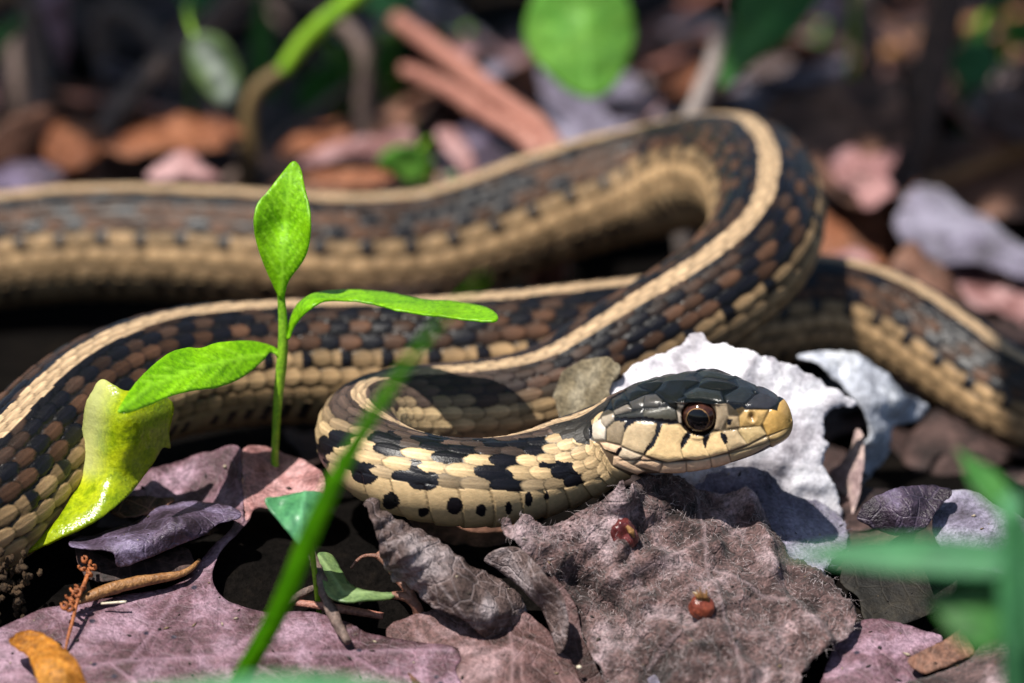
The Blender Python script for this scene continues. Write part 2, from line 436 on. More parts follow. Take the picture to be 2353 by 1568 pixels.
# ------------------------------------------------------------------ ground
def build_ground():
    m, n, out = new_mat('humus'); v = coords(n)
    a = noise(n, v, 1.2, 6, 0.7); f = noise(n, v, 14, 4, 0.7)
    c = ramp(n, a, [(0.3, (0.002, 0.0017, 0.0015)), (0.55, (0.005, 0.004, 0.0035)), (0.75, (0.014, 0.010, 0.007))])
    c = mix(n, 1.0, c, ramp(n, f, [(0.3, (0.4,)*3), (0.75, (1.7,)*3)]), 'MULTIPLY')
    p = N(n, 'ShaderNodeBsdfPrincipled'); n.links.new(c, p.inputs['Base Color']); p.inputs['Roughness'].default_value = 0.9; p.inputs['Specular IOR Level'].default_value = 0.05
    b = N(n, 'ShaderNodeBump'); b.inputs['Strength'].default_value = 0.8; b.inputs['Distance'].default_value = 0.001
    n.links.new(math_n(n, 'ADD', a, f), b.inputs['Height']); n.links.new(b.outputs[0], p.inputs['Normal'])
    n.links.new(p.outputs[0], out.inputs[0])
    ax = np.unique(np.r_[np.linspace(-400, -40, 14), np.linspace(-40, -16, 24), np.linspace(-16, 16, 120), np.linspace(16, 40, 24), np.linspace(40, 400, 14)])
    ay = np.unique(np.r_[np.linspace(-400, -40, 14), np.linspace(-40, -8, 30), np.linspace(-8, 30, 150), np.linspace(30, 60, 25), np.linspace(60, 400, 14)])
    X, Y = np.meshgrid(ax, ay); Z = ground_h(X, Y)
    idx = np.arange(X.size).reshape(X.shape)
    F = np.stack([idx[:-1, :-1], idx[:-1, 1:], idx[1:, 1:], idx[1:, :-1]], -1).reshape(-1, 4)
    o = link_mesh('ground', np.stack([X, Y, Z], -1).reshape(-1, 3), F, m, origin=np.zeros(3))
    o['kind'] = 'structure'; o['label'] = 'dark forest soil under the leaf litter'
build_ground()

# ------------------------------------------------------------------ the snake
SNOUT_PX = (1818, 966); HEAD_Y = -0.55
YAW, PITCH, HROLL = R(-18), R(9.5), R(4)
HD = np.array([math.cos(YAW)*math.cos(PITCH), math.sin(YAW)*math.cos(PITCH), math.sin(PITCH)])
S0 = at_y(*SNOUT_PX, HEAD_Y)
HLEN = 2.4
def ctrl():
    P = []; rad = []; roll = []
    def a(p, r, ro): P.append(np.asarray(p, float)); rad.append(r); roll.append(ro)
    for x in (0.0, -0.6, -1.2, -1.7): a(S0+HD*x, 0.45, math.degrees(HROLL))
    a(at_y(1398, 1012, 0.12), 0.47, 2); a(at_y(1338, 1046, 0.12), 0.49, -5)
    for px, py, y, r, ro in [
        (1250, 1086, 0.0, 0.49, -16), (1110, 1112, -0.26, 0.49, -30), (965, 1098, -0.24, 0.48, -32), (868, 1058, 0.10, 0.475, -22),
        (826, 1003, 0.62, 0.475, -8), (868, 958, 1.20, 0.48, 4), (1000, 938, 1.55, 0.495, 10), (1235, 908, 1.95, 0.53, 12),
        (1400, 822, 2.45, 0.58, 14), (1580, 716, 3.05, 0.62, 14), (1712, 612, 3.7, 0.65, 12), (1762, 508, 4.7, 0.67, 8),
        (1738, 420, 6.0, 0.69, 2), (1650, 392, 7.2, 0.70, -4), (1490, 420, 7.9, 0.71, -6), (1250, 482, 7.8, 0.72, -2),
        (1000, 565, 7.4, 0.72, 0), (700, 577, 7.2, 0.72, 0), (400, 560, 7.4, 0.72, 0), (100, 566, 7.5, 0.72, 0), (-150, 600, 7.3, 0.72, 0)]:
        a(at_y(px, py, y), r, ro)
    for p in [(-9.6, 6.0, 0.5), (-11.2, 3.4, 0.4), (-11.0, 0.4, 0.3), (-9.0, -1.5, 0.1)]: a(p, 0.73, 0)
    for px, py, y, r, ro in [
        (-75, 1190, -0.55, 0.73, 4), (128, 1000, 0.8, 0.735, 4), (370, 868, 2.2, 0.73, 2), (700, 833, 3.0, 0.72, 0), (1050, 822, 3.3, 0.72, 0),
        (1400, 782, 3.9, 0.70, 0), (1700, 735, 4.7, 0.66, 0), (1930, 712, 5.2, 0.62, 2), (2150, 800, 4.9, 0.58, 4), (2352, 925, 4.2, 0.55, 4)]:
        a(at_y(px, py, y), r, ro)
    for p, r in [((8.4, 3.4, -0.15), 0.5), ((10.6, 3.6, -0.1), 0.42), ((13.5, 5.5, -0.1), 0.3), ((15.5, 8.0, 0.0), 0.16), ((16.6, 10.5, 0.05), 0.03)]: a(p, r, 0)
    return np.array(P), np.array(rad), np.array(roll)

# head sections: x from the snout, half-widths and heights from crown to chin
HU = np.array([0, 42, 74, 104, 115, 131, 156, 180])/180
HS = {
 -2.05: [(0, .40), (.30, .34), (.47, .10), (.50, -.12), (.50, -.20), (.45, -.31), (.26, -.41), (0, -.43)],
 -1.80: [(0, .44), (.31, .38), (.51, .12), (.55, -.08), (.545, -.14), (.50, -.30), (.28, -.41), (0, -.43)],
 -1.50: [(0, .495), (.34, .43), (.52, .14), (.56, -.10), (.545, -.16), (.49, -.32), (.27, -.42), (0, -.44)],
 -1.20: [(0, .52), (.385, .455), (.47, .15), (.525, -.14), (.505, -.20), (.44, -.34), (.235, -.415), (0, -.43)],
 -0.95: [(0, .51), (.415, .470), (.43, .15), (.475, -.14), (.455, -.205), (.39, -.33), (.20, -.40), (0, -.415)],
 -0.70: [(0, .475), (.355, .405), (.385, .12), (.425, -.13), (.405, -.19), (.345, -.30), (.18, -.375), (0, -.39)],
 -0.40: [(0, .375), (.245, .32), (.315, .08), (.345, -.10), (.325, -.15), (.27, -.24), (.14, -.31), (0, -.325)],
 -0.20: [(0, .285), (.185, .24), (.245, .05), (.27, -.08), (.25, -.12), (.205, -.185), (.10, -.235), (0, -.25)],
 -0.07: [(0, .19), (.125, .155), (.165, .03), (.18, -.07), (.165, -.10), (.13, -.14), (.065, -.17), (0, -.18)],
 -0.015: [(0, .09), (.06, .075), (.085, .01), (.09, -.05), (.085, -.065), (.065, -.085), (.03, -.10), (0, -.105)],
 0.0: [(0, .0), (.004, .0), (.008, -.004), (.008, -.012), (.008, -.014), (.006, -.018), (.003, -.02), (0, -.02)],
}
def c6(pts):    # photo measurements of the head plates, taken from an enlargement
    return [((2100+x/2.768)/1.5927, (1300+y/2.768)/1.5927) for x, y in pts]
DK = (0.008, 0.0085, 0.008); CRM = (0.85, 0.60, 0.31); CRG = (0.68, 0.51, 0.31); OCH = (0.52, 0.31, 0.09); TAN = (0.38, 0.27, 0.16); PK = (0.72, 0.49, 0.32)
PLATES = [
 ([(1680, 735), (1890, 715), (1950, 800), (1760, 905), (1660, 760)], (0.62, .45, .22)),
 ([(1495, 765), (1650, 750), (1680, 800), (1760, 900), (1570, 970), (1530, 890)], (0.58, .43, .25)),
 ([(1310, 830), (1340, 790), (1490, 765), (1540, 900), (1565, 975), (1385, 1030), (1340, 960)], CRM),
 ([(1100, 870), (1190, 770), (1310, 790), (1320, 900), (1385, 1030), (1240, 1065), (1110, 1040), (1085, 960)], CRM),
 ([(860, 690), (1075, 700), (1120, 750), (1180, 770), (1090, 900), (1085, 970), (1110, 1050), (950, 1085), (720, 1010), (830, 800)], CRM),
 ([(520, 720), (620, 660), (840, 680), (830, 780), (720, 1000), (600, 970), (480, 910)], CRG),
 ([(330, 740), (430, 650), (540, 660), (500, 780), (470, 900), (330, 870)], (0.34, .26, .17)),
 ([(1910, 690), (1990, 540), (2090, 470), (2250, 520), (2260, 700), (2100, 760), (1960, 815)], OCH),
 ([(1670, 620), (1730, 550), (1965, 550), (1910, 690), (1890, 715), (1680, 725)], (0.50, .32, .12)),
 ([(1560, 610), (1665, 615), (1680, 725), (1540, 745)], (0.36, .26, .15)),
 ([(1430, 470), (1545, 470), (1565, 610), (1490, 760), (1420, 750), (1440, 600)], (0.42, .32, .21)),
 ([(1045, 430), (1130, 420), (1105, 545), (1050, 520)], (0.16, .14, .12)),
 ([(1040, 560), (1100, 600), (1120, 700), (1060, 690)], (0.42, .35, .28)),
 ([(700, 560), (850, 540), (950, 520), (1030, 560), (1040, 640), (1000, 670), (700, 630)], (0.075, .07, .055)),
 ([(410, 610), (700, 550), (700, 640), (430, 640)], (0.03, .03, .027)),
 ([(560, 470), (720, 400), (690, 530), (590, 540)], (0.06, .055, .05)),
 ([(720, 400), (830, 390), (890, 450), (850, 520), (700, 520)], (0.06, .055, .05)),
 ([(400, 560), (540, 490), (585, 545), (410, 600)], (0.20, .17, .14)),
 ([(380, 440), (500, 380), (550, 470), (400, 550)], DK),
 ([(500, 370), (640, 310), (780, 370), (700, 395), (560, 460)], DK),
 ([(280, 620), (400, 580), (410, 640), (320, 720), (270, 680)], (0.36, .30, .23)),
 ([(190, 690), (270, 640), (320, 740), (310, 850), (200, 850), (165, 770)], (0.62, .54, .44)),
 ([(260, 880), (330, 880), (480, 920), (440, 1010), (310, 960)], PK),
 ([(1110, 390), (1240, 320), (1480, 360), (1520, 470), (1300, 430), (1140, 430)], (0.020, .022, .020)),
 ([(820, 370), (860, 330), (950, 200), (1200, 130), (1260, 270), (1130, 340), (1105, 400), (1040, 460), (1030, 540), (950, 480)], DK),
 ([(640, 300), (720, 230), (950, 150), (950, 210), (850, 330), (790, 365)], DK),
 ([(1270, 280), (1460, 150), (1700, 100), (1740, 280), (1590, 340), (1480, 350), (1260, 320)], DK),
 ([(1520, 410), (1730, 290), (1830, 390), (1730, 480), (1550, 470)], (0.018, .021, .024)),
 ([(1740, 275), (1710, 130), (1900, 260), (1960, 340), (1835, 385)], (0.016, .019, .022)),
 ([(1750, 480), (1830, 400), (1970, 350), (2090, 450), (2040, 500), (1960, 545), (1740, 540)], (0.030, .030, .036)),
 ([(1570, 985), (1760, 915), (1960, 820), (1990, 900), (1800, 1010), (1590, 1080)], (0.50, .37, .21)),
 ([(1970, 820), (2100, 765), (2240, 700), (2200, 850), (2000, 950)], (0.47, .32, .14)),
 ([(1385, 1040), (1560, 990), (1590, 1085), (1400, 1160)], PK),
 ([(1140, 1085), (1380, 1040), (1395, 1160), (1140, 1200)], PK),
 ([(900, 1095), (1130, 1085), (1140, 1200), (860, 1190)], PK),
 ([(700, 1020), (890, 1095), (860, 1180), (600, 1110)], PK),
 ([(480, 930), (690, 1015), (590, 1105), (450, 1020)], (0.60, .47, .33)),
 ([(400, 1020), (450, 1020), (720, 1170), (640, 1210), (390, 1110)], PK),
 ([(860, 1200), (1140, 1210), (1400, 1170), (1640, 1100), (2000, 960), (1700, 1250), (1000, 1330)], PK),
]
INK = [
 [(845, 685), (895, 690), (855, 790), (805, 910), (705, 1000), (725, 950), (785, 880), (825, 790)],
 [(1155, 770), (1195, 775), (1155, 850), (1090, 945), (1083, 900), (1105, 830)],
 [(1335, 790), (1375, 790), (1350, 860), (1332, 935), (1308, 860), (1315, 810)],
 [(1493, 785), (1538, 805), (1552, 880), (1530, 892), (1498, 830)],
 [(545, 668), (625, 655), (550, 715), (518, 765), (515, 705)],
 [(410, 632), (700, 628), (1000, 655), (1078, 688), (1000, 690), (700, 665), (560, 672), (420, 660)],
 [(305, 950), (420, 985), (470, 930), (480, 945), (445, 1010), (400, 1000)],
 [(1560, 650), (1605, 650), (1590, 668), (1575, 700), (1555, 690)],
 [(-40, 640), (160, 590), (190, 780), (150, 850), (160, 900), (30, 880), (-30, 800)],
]
NECK_INK = [(250, 560, 45, 130), (340, 480, 90, 42), (520, 690, 95, 75), (645, 470, 120, 70), (905, 735, 110, 75), (850, 640, 55, 45), (1100, 550, 125, 50),
            (1405, 725, 100, 72), (1600, 500, 95, 50), (1400, 600, 60, 14), (1790, 645, 135, 42), (1890, 700, 40, 45), (960, 470, 110, 30), (1350, 490, 60, 30)]
VENT_INK = [(690, 870, 55, 60), (905, 945, 38, 30), (1110, 905, 55, 55), (1285, 930, 35, 40), (1465, 915, 24, 42), (1595, 855, 26, 50), (1715, 835, 13, 32), (480, 890, 30, 25)]
def c2(x, y): return np.array([(1050+x/1.81)/1.5927, (1350+y/1.81)/1.5927])

def build_snake():
    CP, CR, CRo = ctrl()
    t = np.r_[0, np.cumsum(np.linalg.norm(np.diff(CP, axis=0), axis=1))]
    # dense curve, arc length
    tq = np.linspace(0, t[-1], 9000); D = cspline(t, CP, tq); s = np.r_[0, np.cumsum(np.linalg.norm(np.diff(D, axis=0), axis=1))]
    rad_d = pchip(t, CR, tq); roll_d = cspline(t, CRo, tq)
    s_of = lambda k: np.interp(t[k], tq, s)
    s_neck = s_of(13); s_out0, s_out1 = s_of(27), s_of(30); s_tail = s_of(40)
    q = [0.0]
    while q[-1] < s[-1]:
        v = q[-1]
        if v < 0.12: st = 0.004
        elif v < 2.7: st = 0.0085
        elif v < s_neck: st = 0.0115
        elif s_out0 < v < s_out1 or v > s_tail: st = 0.06
        else: st = 0.021
        q.append(v+st)
    q = np.array(q[:-1]); n = len(q); M = 264
    Cn = np.stack([np.interp(q, s, D[:, i]) for i in range(3)], -1)
    Rr = np.interp(q, s, rad_d); Ro = np.radians(np.interp(q, s, roll_d))
    T = -np.gradient(Cn, q, axis=0); T /= np.linalg.norm(T, axis=1)[:, None]      # towards the head
    z = np.array([0, 0, 1.0]); Nn = z-(T@z)[:, None]*T; Nn /= np.linalg.norm(Nn, axis=1)[:, None]
    Bn = np.cross(Nn, T)       # the snake's right side ... sign fixed below
    # "roll" positive: back tilts towards the camera (-y); measured on the picture, so signed by the strand's direction
    cam_side = np.sign(Bn[:, 1]+1e-9)
    # keep roll sign continuous: the strand's side that faces the camera
    tilt = Ro*np.where(True, 1, 1)
    sgn = -Bn[:, 1]
    ang = tilt*np.clip(sgn*1.6, -1, 1)
    N2 = Nn*np.cos(ang)[:, None]+Bn*np.sin(ang)[:, None]; B2 = np.cross(N2, T)
    u = np.concatenate([np.linspace(0, 1, M//2+1), np.linspace(1, 0, M//2+1)[1:-1]]); side = np.r_[np.ones(M//2+1), -np.ones(M//2-1)]
    A = u*math.pi
    # circle section, belly slightly flattened
    yc = np.sin(A)*side; zc = np.cos(A); zc = np.where(zc < 0, zc*0.93, zc)
    Y = Rr[:, None]*yc[None]; Z = Rr[:, None]*zc[None]
    # head section
    xs = np.array(sorted(HS)); key = np.array([HS[k] for k in xs])     # stations x 8 x 2
    hm = q < 3.0; xq = -q[hm]
    ky = np.stack([pchip(xs, key[:, i, 0], np.clip(xq, xs[0], 0)) for i in range(8)], 1)
    kz = np.stack([pchip(xs, key[:, i, 1], np.clip(xq, xs[0], 0)) for i in range(8)], 1)
    uu = u
    hy = np.stack([pchip(HU, ky[i], uu) for i in range(len(xq))]); hz = np.stack([pchip(HU, kz[i], uu) for i in range(len(xq))])
    # smooth the polygonal section a little towards round at crown and chin
    wgt = sst(-2.75, -1.95, xq)[:, None]
    Y[hm] = Y[hm]*(1-wgt)+hy*side[None]*wgt; Z[hm] = Z[hm]*(1-wgt)+hz*wgt
    # eye sockets
    EX, EY, EZ, ER = -0.885, 0.355, 0.262, 0.188
    ex = (xq[:, None]-EX); ez = Z[hm]-EZ; rho = np.hypot(ex, ez)
    upper = (uu < 0.62)[None]*(uu > 0.12)[None]
    lim = np.where((rho < ER*1.02) & upper, 0.30, 9); yy = Y[hm]
    bowl = sst(ER*1.04, ER*0.9, rho)*upper
    yy = yy*(1-bowl)+np.sign(yy)*np.minimum(np.abs(yy), 0.32)*bowl
    yy = yy+np.sign(yy)*0.014*np.exp(-((rho-ER*1.12)/0.025)**2)*upper
    brow = np.exp(-((uu[None]-0.235)/0.022)**2)*sst(-1.22, -1.05, xq)[:, None]*sst(-0.52, -0.68, xq)[:, None]
    yy = yy+np.sign(yy)*0.028*brow
    Y[hm] = yy
    P = Cn[:, None]+Y[..., None]*B2[:, None]+Z[..., None]*N2[:, None]
    # normals of the smooth body
    dS = np.gradient(P, axis=0); dU = (np.roll(P, -1, 1)-np.roll(P, 1, 1))
    NN = np.cross(dS, dU); NN /= np.linalg.norm(NN, axis=2)[..., None]+1e-12
    if np.mean(((P-Cn[:, None])*NN).sum(-1)) < 0: NN = -NN
    # ---------------- scale lattice
    Ls = np.where(q < s_neck, 0.26, 0.262); Ls = np.interp(q, q, Ls)
    Ls = Ls*np.where(q > s_tail, 0.9, 1); a1 = np.cumsum(np.gradient(q)/Ls)
    an = np.degrees(A); BV = 109.0; NR = 7; PW = 1.20
    b1 = np.where(an < BV, 7.5*(np.minimum(an, BV)/BV)**(1/PW), 7.5+(an-BV)/(180-BV))*side
    a = np.repeat(a1[:, None], M, 1); b = np.repeat(b1[None], n, 0)
    wob = 0.05*fbm(a*0.9, b*0.9, 4); ventral = np.abs(b) > 7.42+wob*2
    best = np.full(a.shape, -9.0); bk = np.zeros(a.shape); br = np.zeros(a.shape); bu = np.zeros(a.shape); bv = np.zeros(a.shape); bd = np.ones(a.shape)
    wob2 = 0.30*fbm(a*4.5, b*4.5, 14, 3); r0 = np.round(b); loose1 = sst(s_neck-1.5, s_neck+1.0, q)      # the fed body's scales stand apart, the neck's close up
    for dr in (-1, 0, 1):
        r = np.clip(r0+dr, -NR, NR); off = 0.5*(np.abs(r) % 2)
        k0 = np.round(a-off)
        for dk in (-1, 0, 1):
            k = k0+dk; ac = k+off+0.15*(_h(k, r, 1)-0.5); du = a-ac; dv = b-r-0.13*(_h(k, r, 11)-0.5)*(np.abs(r) > 1)
            grow = np.where(np.abs(r) >= 6, 1.04, 1.0)
            Aa = 0.70; Bb = np.where(np.abs(r) >= 5, 0.585, 0.57)*grow
            # a scale: rounded towards the tail, drawn out towards the head
            loose = np.where((np.abs(r) >= 2), 1-0.13*loose1[:, None], 1.0)
            e = (np.abs(du)/(np.where(du > 0, 0.66, 0.80)*loose))**2.2+(np.abs(dv)/(Bb*loose))**2.2+wob2
            hgt = np.where(e < 1, 0.38*du+0.48*np.sqrt(np.maximum(0, 1-e))+0.20, -1)
            m = hgt > best
            best[m] = hgt[m]; bk[m] = k[m]; br[m] = r[m]; bu[m] = du[m]; bv[m] = dv[m]; bd[m] = e[m]
    gap = best < -0.5
    hsc = np.where(gap, 0.0, 0.30+np.clip(best, -0.2, 1.2)*0.6)
    hsc = hsc+np.where(gap, 0, 0.13*np.exp(-(bv/0.06)**2)*(np.abs(br) < 7)*(1-sst(0.6, 1.0, bd)))
    # belly plates
    av = a+0.42*np.clip(np.abs(b)-7.5, 0, 1)**0.7*0.9-0.2; fv = av-np.floor(av); kv = np.floor(av)
    hv = 0.25+0.55*sst(0.0, 0.5, fv)*0.5+0.45*fv; hv = hv*sst(1.0, 0.93, fv)+0.05
    edge_v = np.maximum(sst(0.91, 0.97, fv), sst(0.05, 0.0, fv))
    hgt = np.where(ventral, hv, hsc)
    amp = 0.046*np.clip(Rr/0.7, 0.3, 1)
    # ---------------- where each scale's middle lies in the picture (for the blotches of the neck)
    ac = bk+0.5*(np.abs(br) % 2); ri = np.clip(np.searchsorted(a1, ac), 0, n-1)
    ub = BV*(np.abs(br)/7.5)**PW/180; ci = np.round(ub*(M//2)).astype(int); ci = np.where((br < 0) & (ci > 0), M-ci, ci) % M
    sub = q < s_neck+0.5; rows = np.where(sub)[0][-1]+1
    pc = proj(P[ri[:rows], ci[:rows]]); pv = proj(P[:rows])
    facing = ((P[:rows]-CAM)*NN[:rows]).sum(-1) < 0
    # ---------------- colours
    hs = _h(bk, br, 2); h2 = _h(bk, br, 7); ar = np.abs(br); ab = np.abs(b)
    colr = np.zeros((n, M, 3)); rgh = np.full((n, M), 0.42)
    def setc(mask, c): colr[mask] = np.broadcast_to(c, colr.shape)[mask]
    brown = np.array([0.042, 0.024, 0.017]); black = np.array([0.007, 0.0065, 0.010]); stripe = np.array([0.56, 0.39, 0.235]); lat = np.array([0.43, 0.28, 0.145])
    dark = (brown[None, None]*(0.55+1.0*hs[..., None])); rus = np.array([0.088, 0.044, 0.026])
    colr[:] = dark
    m = (ar >= 3) & (ar <= 4); colr[m] = (rus*(0.45+1.0*hs[..., None]))[m]
    ph = ac+0.25*fbm(ac*0.35, br*0+side[None]*5, 6)
    sp1 = ((ar == 2) | ((ar == 1) & (h2 < 0.8))) & ((ph % 2.0) < 0.95); sp2 = ((ar == 4) | ((ar == 3) & (h2 < 0.7))) & (((ph+1.0) % 2.0) < 0.95)
    spot = sp1 | sp2 | ((ar <= 3) & (h2 < 0.10)) | (ar == 1) & (h2 < 0.45)
    setc(spot & (q[:, None] > s_neck-0.8), black)
    m = (ar == 5); colr[m] = (lat*(0.55+0.6*hs[..., None]))[m]
    m = (ar == 6); colr[m] = (lat*(1.0+0.5*hs[..., None]))[m]
    m = (ar == 7); colr[m] = (lat*(0.75+0.6*hs[..., None]))[m]
    setc((ar == 5) & (((ph+1.0) % 2.0) < 0.55) & (bu > 0.0), black)
    vb = np.array([0.30, 0.205, 0.11])*(0.85+0.3*_h(kv, kv*0, 3)[..., None]); colr[ventral] = vb[ventral]
    vs = ventral & (np.abs(ab-7.66) < 0.13*(0.6+0.8*_h(kv, side[None]+0*kv, 4))) & (fv > 0.5) & (_h(kv, side[None]*2+0*kv, 9) < 0.8)
    setc(vs & (q[:, None] > s_neck-0.6), black)
    # neck: paler sides, blotches as measured
    nk = np.zeros((n, M), bool); nk[:rows] = True
    w_n = sst(s_neck+0.5, s_neck-1.6, q)[:, None]
    cream = np.array([0.76, 0.54, 0.29])
    nl = nk & ~ventral & (ar >= 5)
    base_l = np.where((ar == 7)[..., None], np.array([0.40, 0.29, 0.17])*(0.6+0.75*hs[..., None]), cream*(0.72+0.45*hs[..., None]))
    colr[nl] = (colr*(1-w_n[..., None])+base_l*w_n[..., None])[nl]
    nd = nk & ~ventral & (ar < 5); colr[nd] = (colr*(1-w_n[..., None])+(np.array([0.085, 0.055, 0.042])*(0.5+0.9*hs[..., None]))*w_n[..., None])[nd]
    near6 = nk & ~ventral & (ar == 4) & (hs > 0.5); colr[near6] = (colr*(1-w_n[..., None])+np.array([0.30, .21, .12])*w_n[..., None])[near6]
    nv = nk & ventral; colr[nv] = (colr*(1-w_n[..., None])+np.array([0.58, 0.41, 0.22])*w_n[..., None])[nv]
    # throat side: cream scales climb up behind the jaw
    thr = sst(3.35, 2.6, q)[:, None]
    up = nk & ~ventral & (ar >= 3); colr[up] = (colr*(1-thr[..., None])+np.array([0.68, .48, .26])*(0.85+0.3*hs[..., None])*thr[..., None])[up]
    ink = np.zeros((n, M), bool)
    jx = 7*fbm(pv[..., 0]/9, pv[..., 1]/9, 5)
    for x, y, rx, ry in NECK_INK:
        c = c2(x, y); rx /= 1.81*1.5927; ry /= 1.81*1.5927
        ink[:rows] |= (((pc[..., 0]-c[0])/(rx*1.0))**2+((pc[..., 1]-c[1])/(ry*1.05))**2 < 1) & facing & ~ventral[:rows] & (q[:rows] < s_of(10))[:, None]
        ink[:rows] |= (((pv[..., 0]+jx-c[0])/(rx*0.95))**2+((pv[..., 1]+jx-c[1])/(ry*0.95))**2 < 1) & facing & (q[:rows] < s_of(10))[:, None] & ((bd[:rows] > 0.3) | ventral[:rows])
    for x, y, rx, ry in VENT_INK:
        c = c2(x, y); rx /= 1.81*1.5927; ry /= 1.81*1.5927
        ink[:rows] |= (((pv[..., 0]+jx-c[0])/rx)**2+((pv[..., 1]+jx-c[1])/ry)**2 < 1) & facing & (q[:rows] < s_of(10))[:, None]
    # the far side carries the same sort of blotches
    far = nk & ~(np.pad(facing, ((0, n-rows), (0, 0)))) & (spot | ((ar == 7) & (((ph) % 2.4) < 0.8))); ink |= far & (w_n > 0.5) & ~ventral
    setc(ink, black)
    # stripe
    st = (ab < 0.98+0.16*fbm(a*1.3, b*2, 8)) & (q[:, None] > 1.9)
    gs = sst(2.0, 2.5, q)[:, None]
    colr[st] = (stripe*(0.88+0.22*hs[..., None]))[st]
    # skin and seams
    skin = np.array([0.012, 0.010, 0.010])
    seam = gap | ((bd > 0.93) & ~ventral)
    sk = np.where((ar >= 5) | (ab < 1.25), 0.5, 1.0)[..., None]
    colr = np.where((gap & ~ventral)[..., None], skin*sk+colr*0.25*(1-sk), colr)
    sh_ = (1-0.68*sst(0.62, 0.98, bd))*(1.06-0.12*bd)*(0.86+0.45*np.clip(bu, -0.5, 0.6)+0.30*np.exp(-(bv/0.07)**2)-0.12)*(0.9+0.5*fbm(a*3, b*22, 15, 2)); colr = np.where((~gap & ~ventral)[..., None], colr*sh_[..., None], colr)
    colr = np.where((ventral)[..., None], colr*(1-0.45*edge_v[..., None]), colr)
    # grain along the scale
    gr = 1+0.45*fbm(a*9, b*16, 12, 3); colr = colr*gr[..., None]
    blk = colr.sum(-1) < 0.06; rgh = np.where(blk, 0.34, 0.50); rgh = np.where(ventral, 0.34, rgh)
    # ---------------- head plates
    hr = np.where(q < 2.7)[0][-1]+1
    Xh = P[:hr]; mir = np.r_[0, np.arange(M-1, 0, -1)]
    near_is = 1 if B2[150, 1] < 0 else -1      # which side faces the camera
    pr = proj(Xh); prm = pr[:, mir]
    sd = side*near_is > 0; sd = sd | (u == 0) | (u == 1)
    pp = np.where(sd[None, :, None], pr, prm)
    x, y = pp[..., 0], pp[..., 1]
    hull = c6([(250, 640), (380, 430), (500, 360), (640, 290), (720, 220), (950, 60), (1700, -60), (2100, 200), (2500, 500), (2500, 800), (2100, 1250), (1000, 1600), (640, 1260), (385, 1120), (255, 900), (160, 850), (150, 740)])
    inh = inpoly(x, y, hull) | (q[:hr, None] < 1.2)
    bestd = np.full(x.shape, -1e9); pcid = np.zeros(x.shape, int)
    for i, (pl, c) in enumerate(PLATES):
        pl = np.array(c6(pl)); d = segdist(x, y, pl); d = np.where(inpoly(x, y, pl), d, -d)
        m = d > bestd; bestd[m] = d[m]; pcid[m] = i
    pcol = np.array([c for _, c in PLATES])[pcid]
    g = sst(-1.0, 2.6, bestd)
    hp = 0.1+0.75*g+0.75*sst(0, 14, bestd)
    # plates hidden from the photo (crown beyond the outline) stay dark
    crown = (u[None] < 0.235) & (q[:hr, None] > 0.10); pcol = np.where((crown & (pcol.sum(-1) > 0.3))[..., None], np.array(DK), pcol)
    mott = 1+0.5*fbm(x/7, y/7, 21, 4); pcol = pcol*mott[..., None]
    # lip plates: greyer towards the top
    lip = (pcid <= 6); 
    gy = sst(0.30, 0.18, (u[None]-0.36))
    pcol = np.where(lip[..., None], pcol*(1-0.25*sst(0.52, 0.40, u)[None, :, None]), pcol)
    pcol = pcol*(0.16+0.84*sst(-1.2, 2.2, bestd))[..., None]
    hi = np.zeros(x.shape, bool)
    jj = 3*fbm(x/5, y/5, 31)
    for pl in INK: hi |= inpoly(x+jj, y+jj, c6(pl)) | (segdist(x+jj, y+jj, c6(pl)) < 1.5)
    pcol = np.where(hi[..., None], black, pcol)
    nape = (hi & (ar[:hr] >= 2) | (ar[:hr] < 4) & (q[:hr, None] < 2.62+0.12*hs[:hr]) & (ab[:hr] > 1.0)) & ~ventral[:hr]; colr[:hr][nape] = (np.array([0.020, 0.017, 0.014])*(0.5+hs[:hr][..., None]))[nape]
    # mouth line
    mouth = np.exp(-((u[None]-0.639)/0.0075)**2)*sst(1.82, 1.7, q[:hr])[:, None]*sst(0.0, 0.05, q[:hr])[:, None]
    pcol = pcol*(1-0.85*mouth[..., None]); hp = hp-1.1*mouth
    # nostril
    nose = c6([(1800, 620)])[0]; nd_ = np.hypot((x-nose[0])/0.8, y-nose[1]); no = np.exp(-(nd_/8.5)**2); pcol = pcol*(1-0.75*no[..., None])+np.array([0.05, 0.016, 0.008])*0.75*no[..., None]; hp = hp-3.4*no+0.5*np.exp(-((nd_-15)/4)**2)
    # eye socket rim is dark
    rr_ = np.hypot(-q[:hr, None]-EX, Z[:hr]-EZ); rim = (rr_ < ER*1.06) & (u[None] < 0.62) & (u[None] > 0.12); pcol = np.where(rim[..., None], np.array([0.02, .013, .01]), pcol)
    bl = inh
    colr[:hr][bl] = pcol[bl]; hh = hgt[:hr]; hh[bl] = hp[bl]; hgt[:hr] = hh
    rg = np.where(pcol.sum(-1) < 0.12, 0.20, 0.22); rgh[:hr][bl] = rg[bl]
    spc = np.where(colr.sum(-1) < 0.06, 0.36, 0.20); spc = np.where(ventral, 0.4, spc); spc[:rows] = np.maximum(spc[:rows], 0.34); spc[:hr][bl] = 0.55
    ampm = np.repeat(amp[:, None], M, 1); ampm[:hr] = np.where(bl, 0.014, ampm[:hr])
    ampm *= sst(0.0, 0.12, q)[:, None]
    P = P+NN*((hgt-0.4)*ampm)[..., None]
    # wrinkle: fine unevenness of the body
    P = P+NN*(0.006*fbm(a*0.5, b*0.35, 40))[..., None]
    # ---------------- mesh
    V = np.concatenate([P.reshape(-1, 3), Cn[:1]+T[:1]*0.003, Cn[-1:]])
    i0 = np.arange(n-1)[:, None]*M; j0 = np.arange(M)[None]
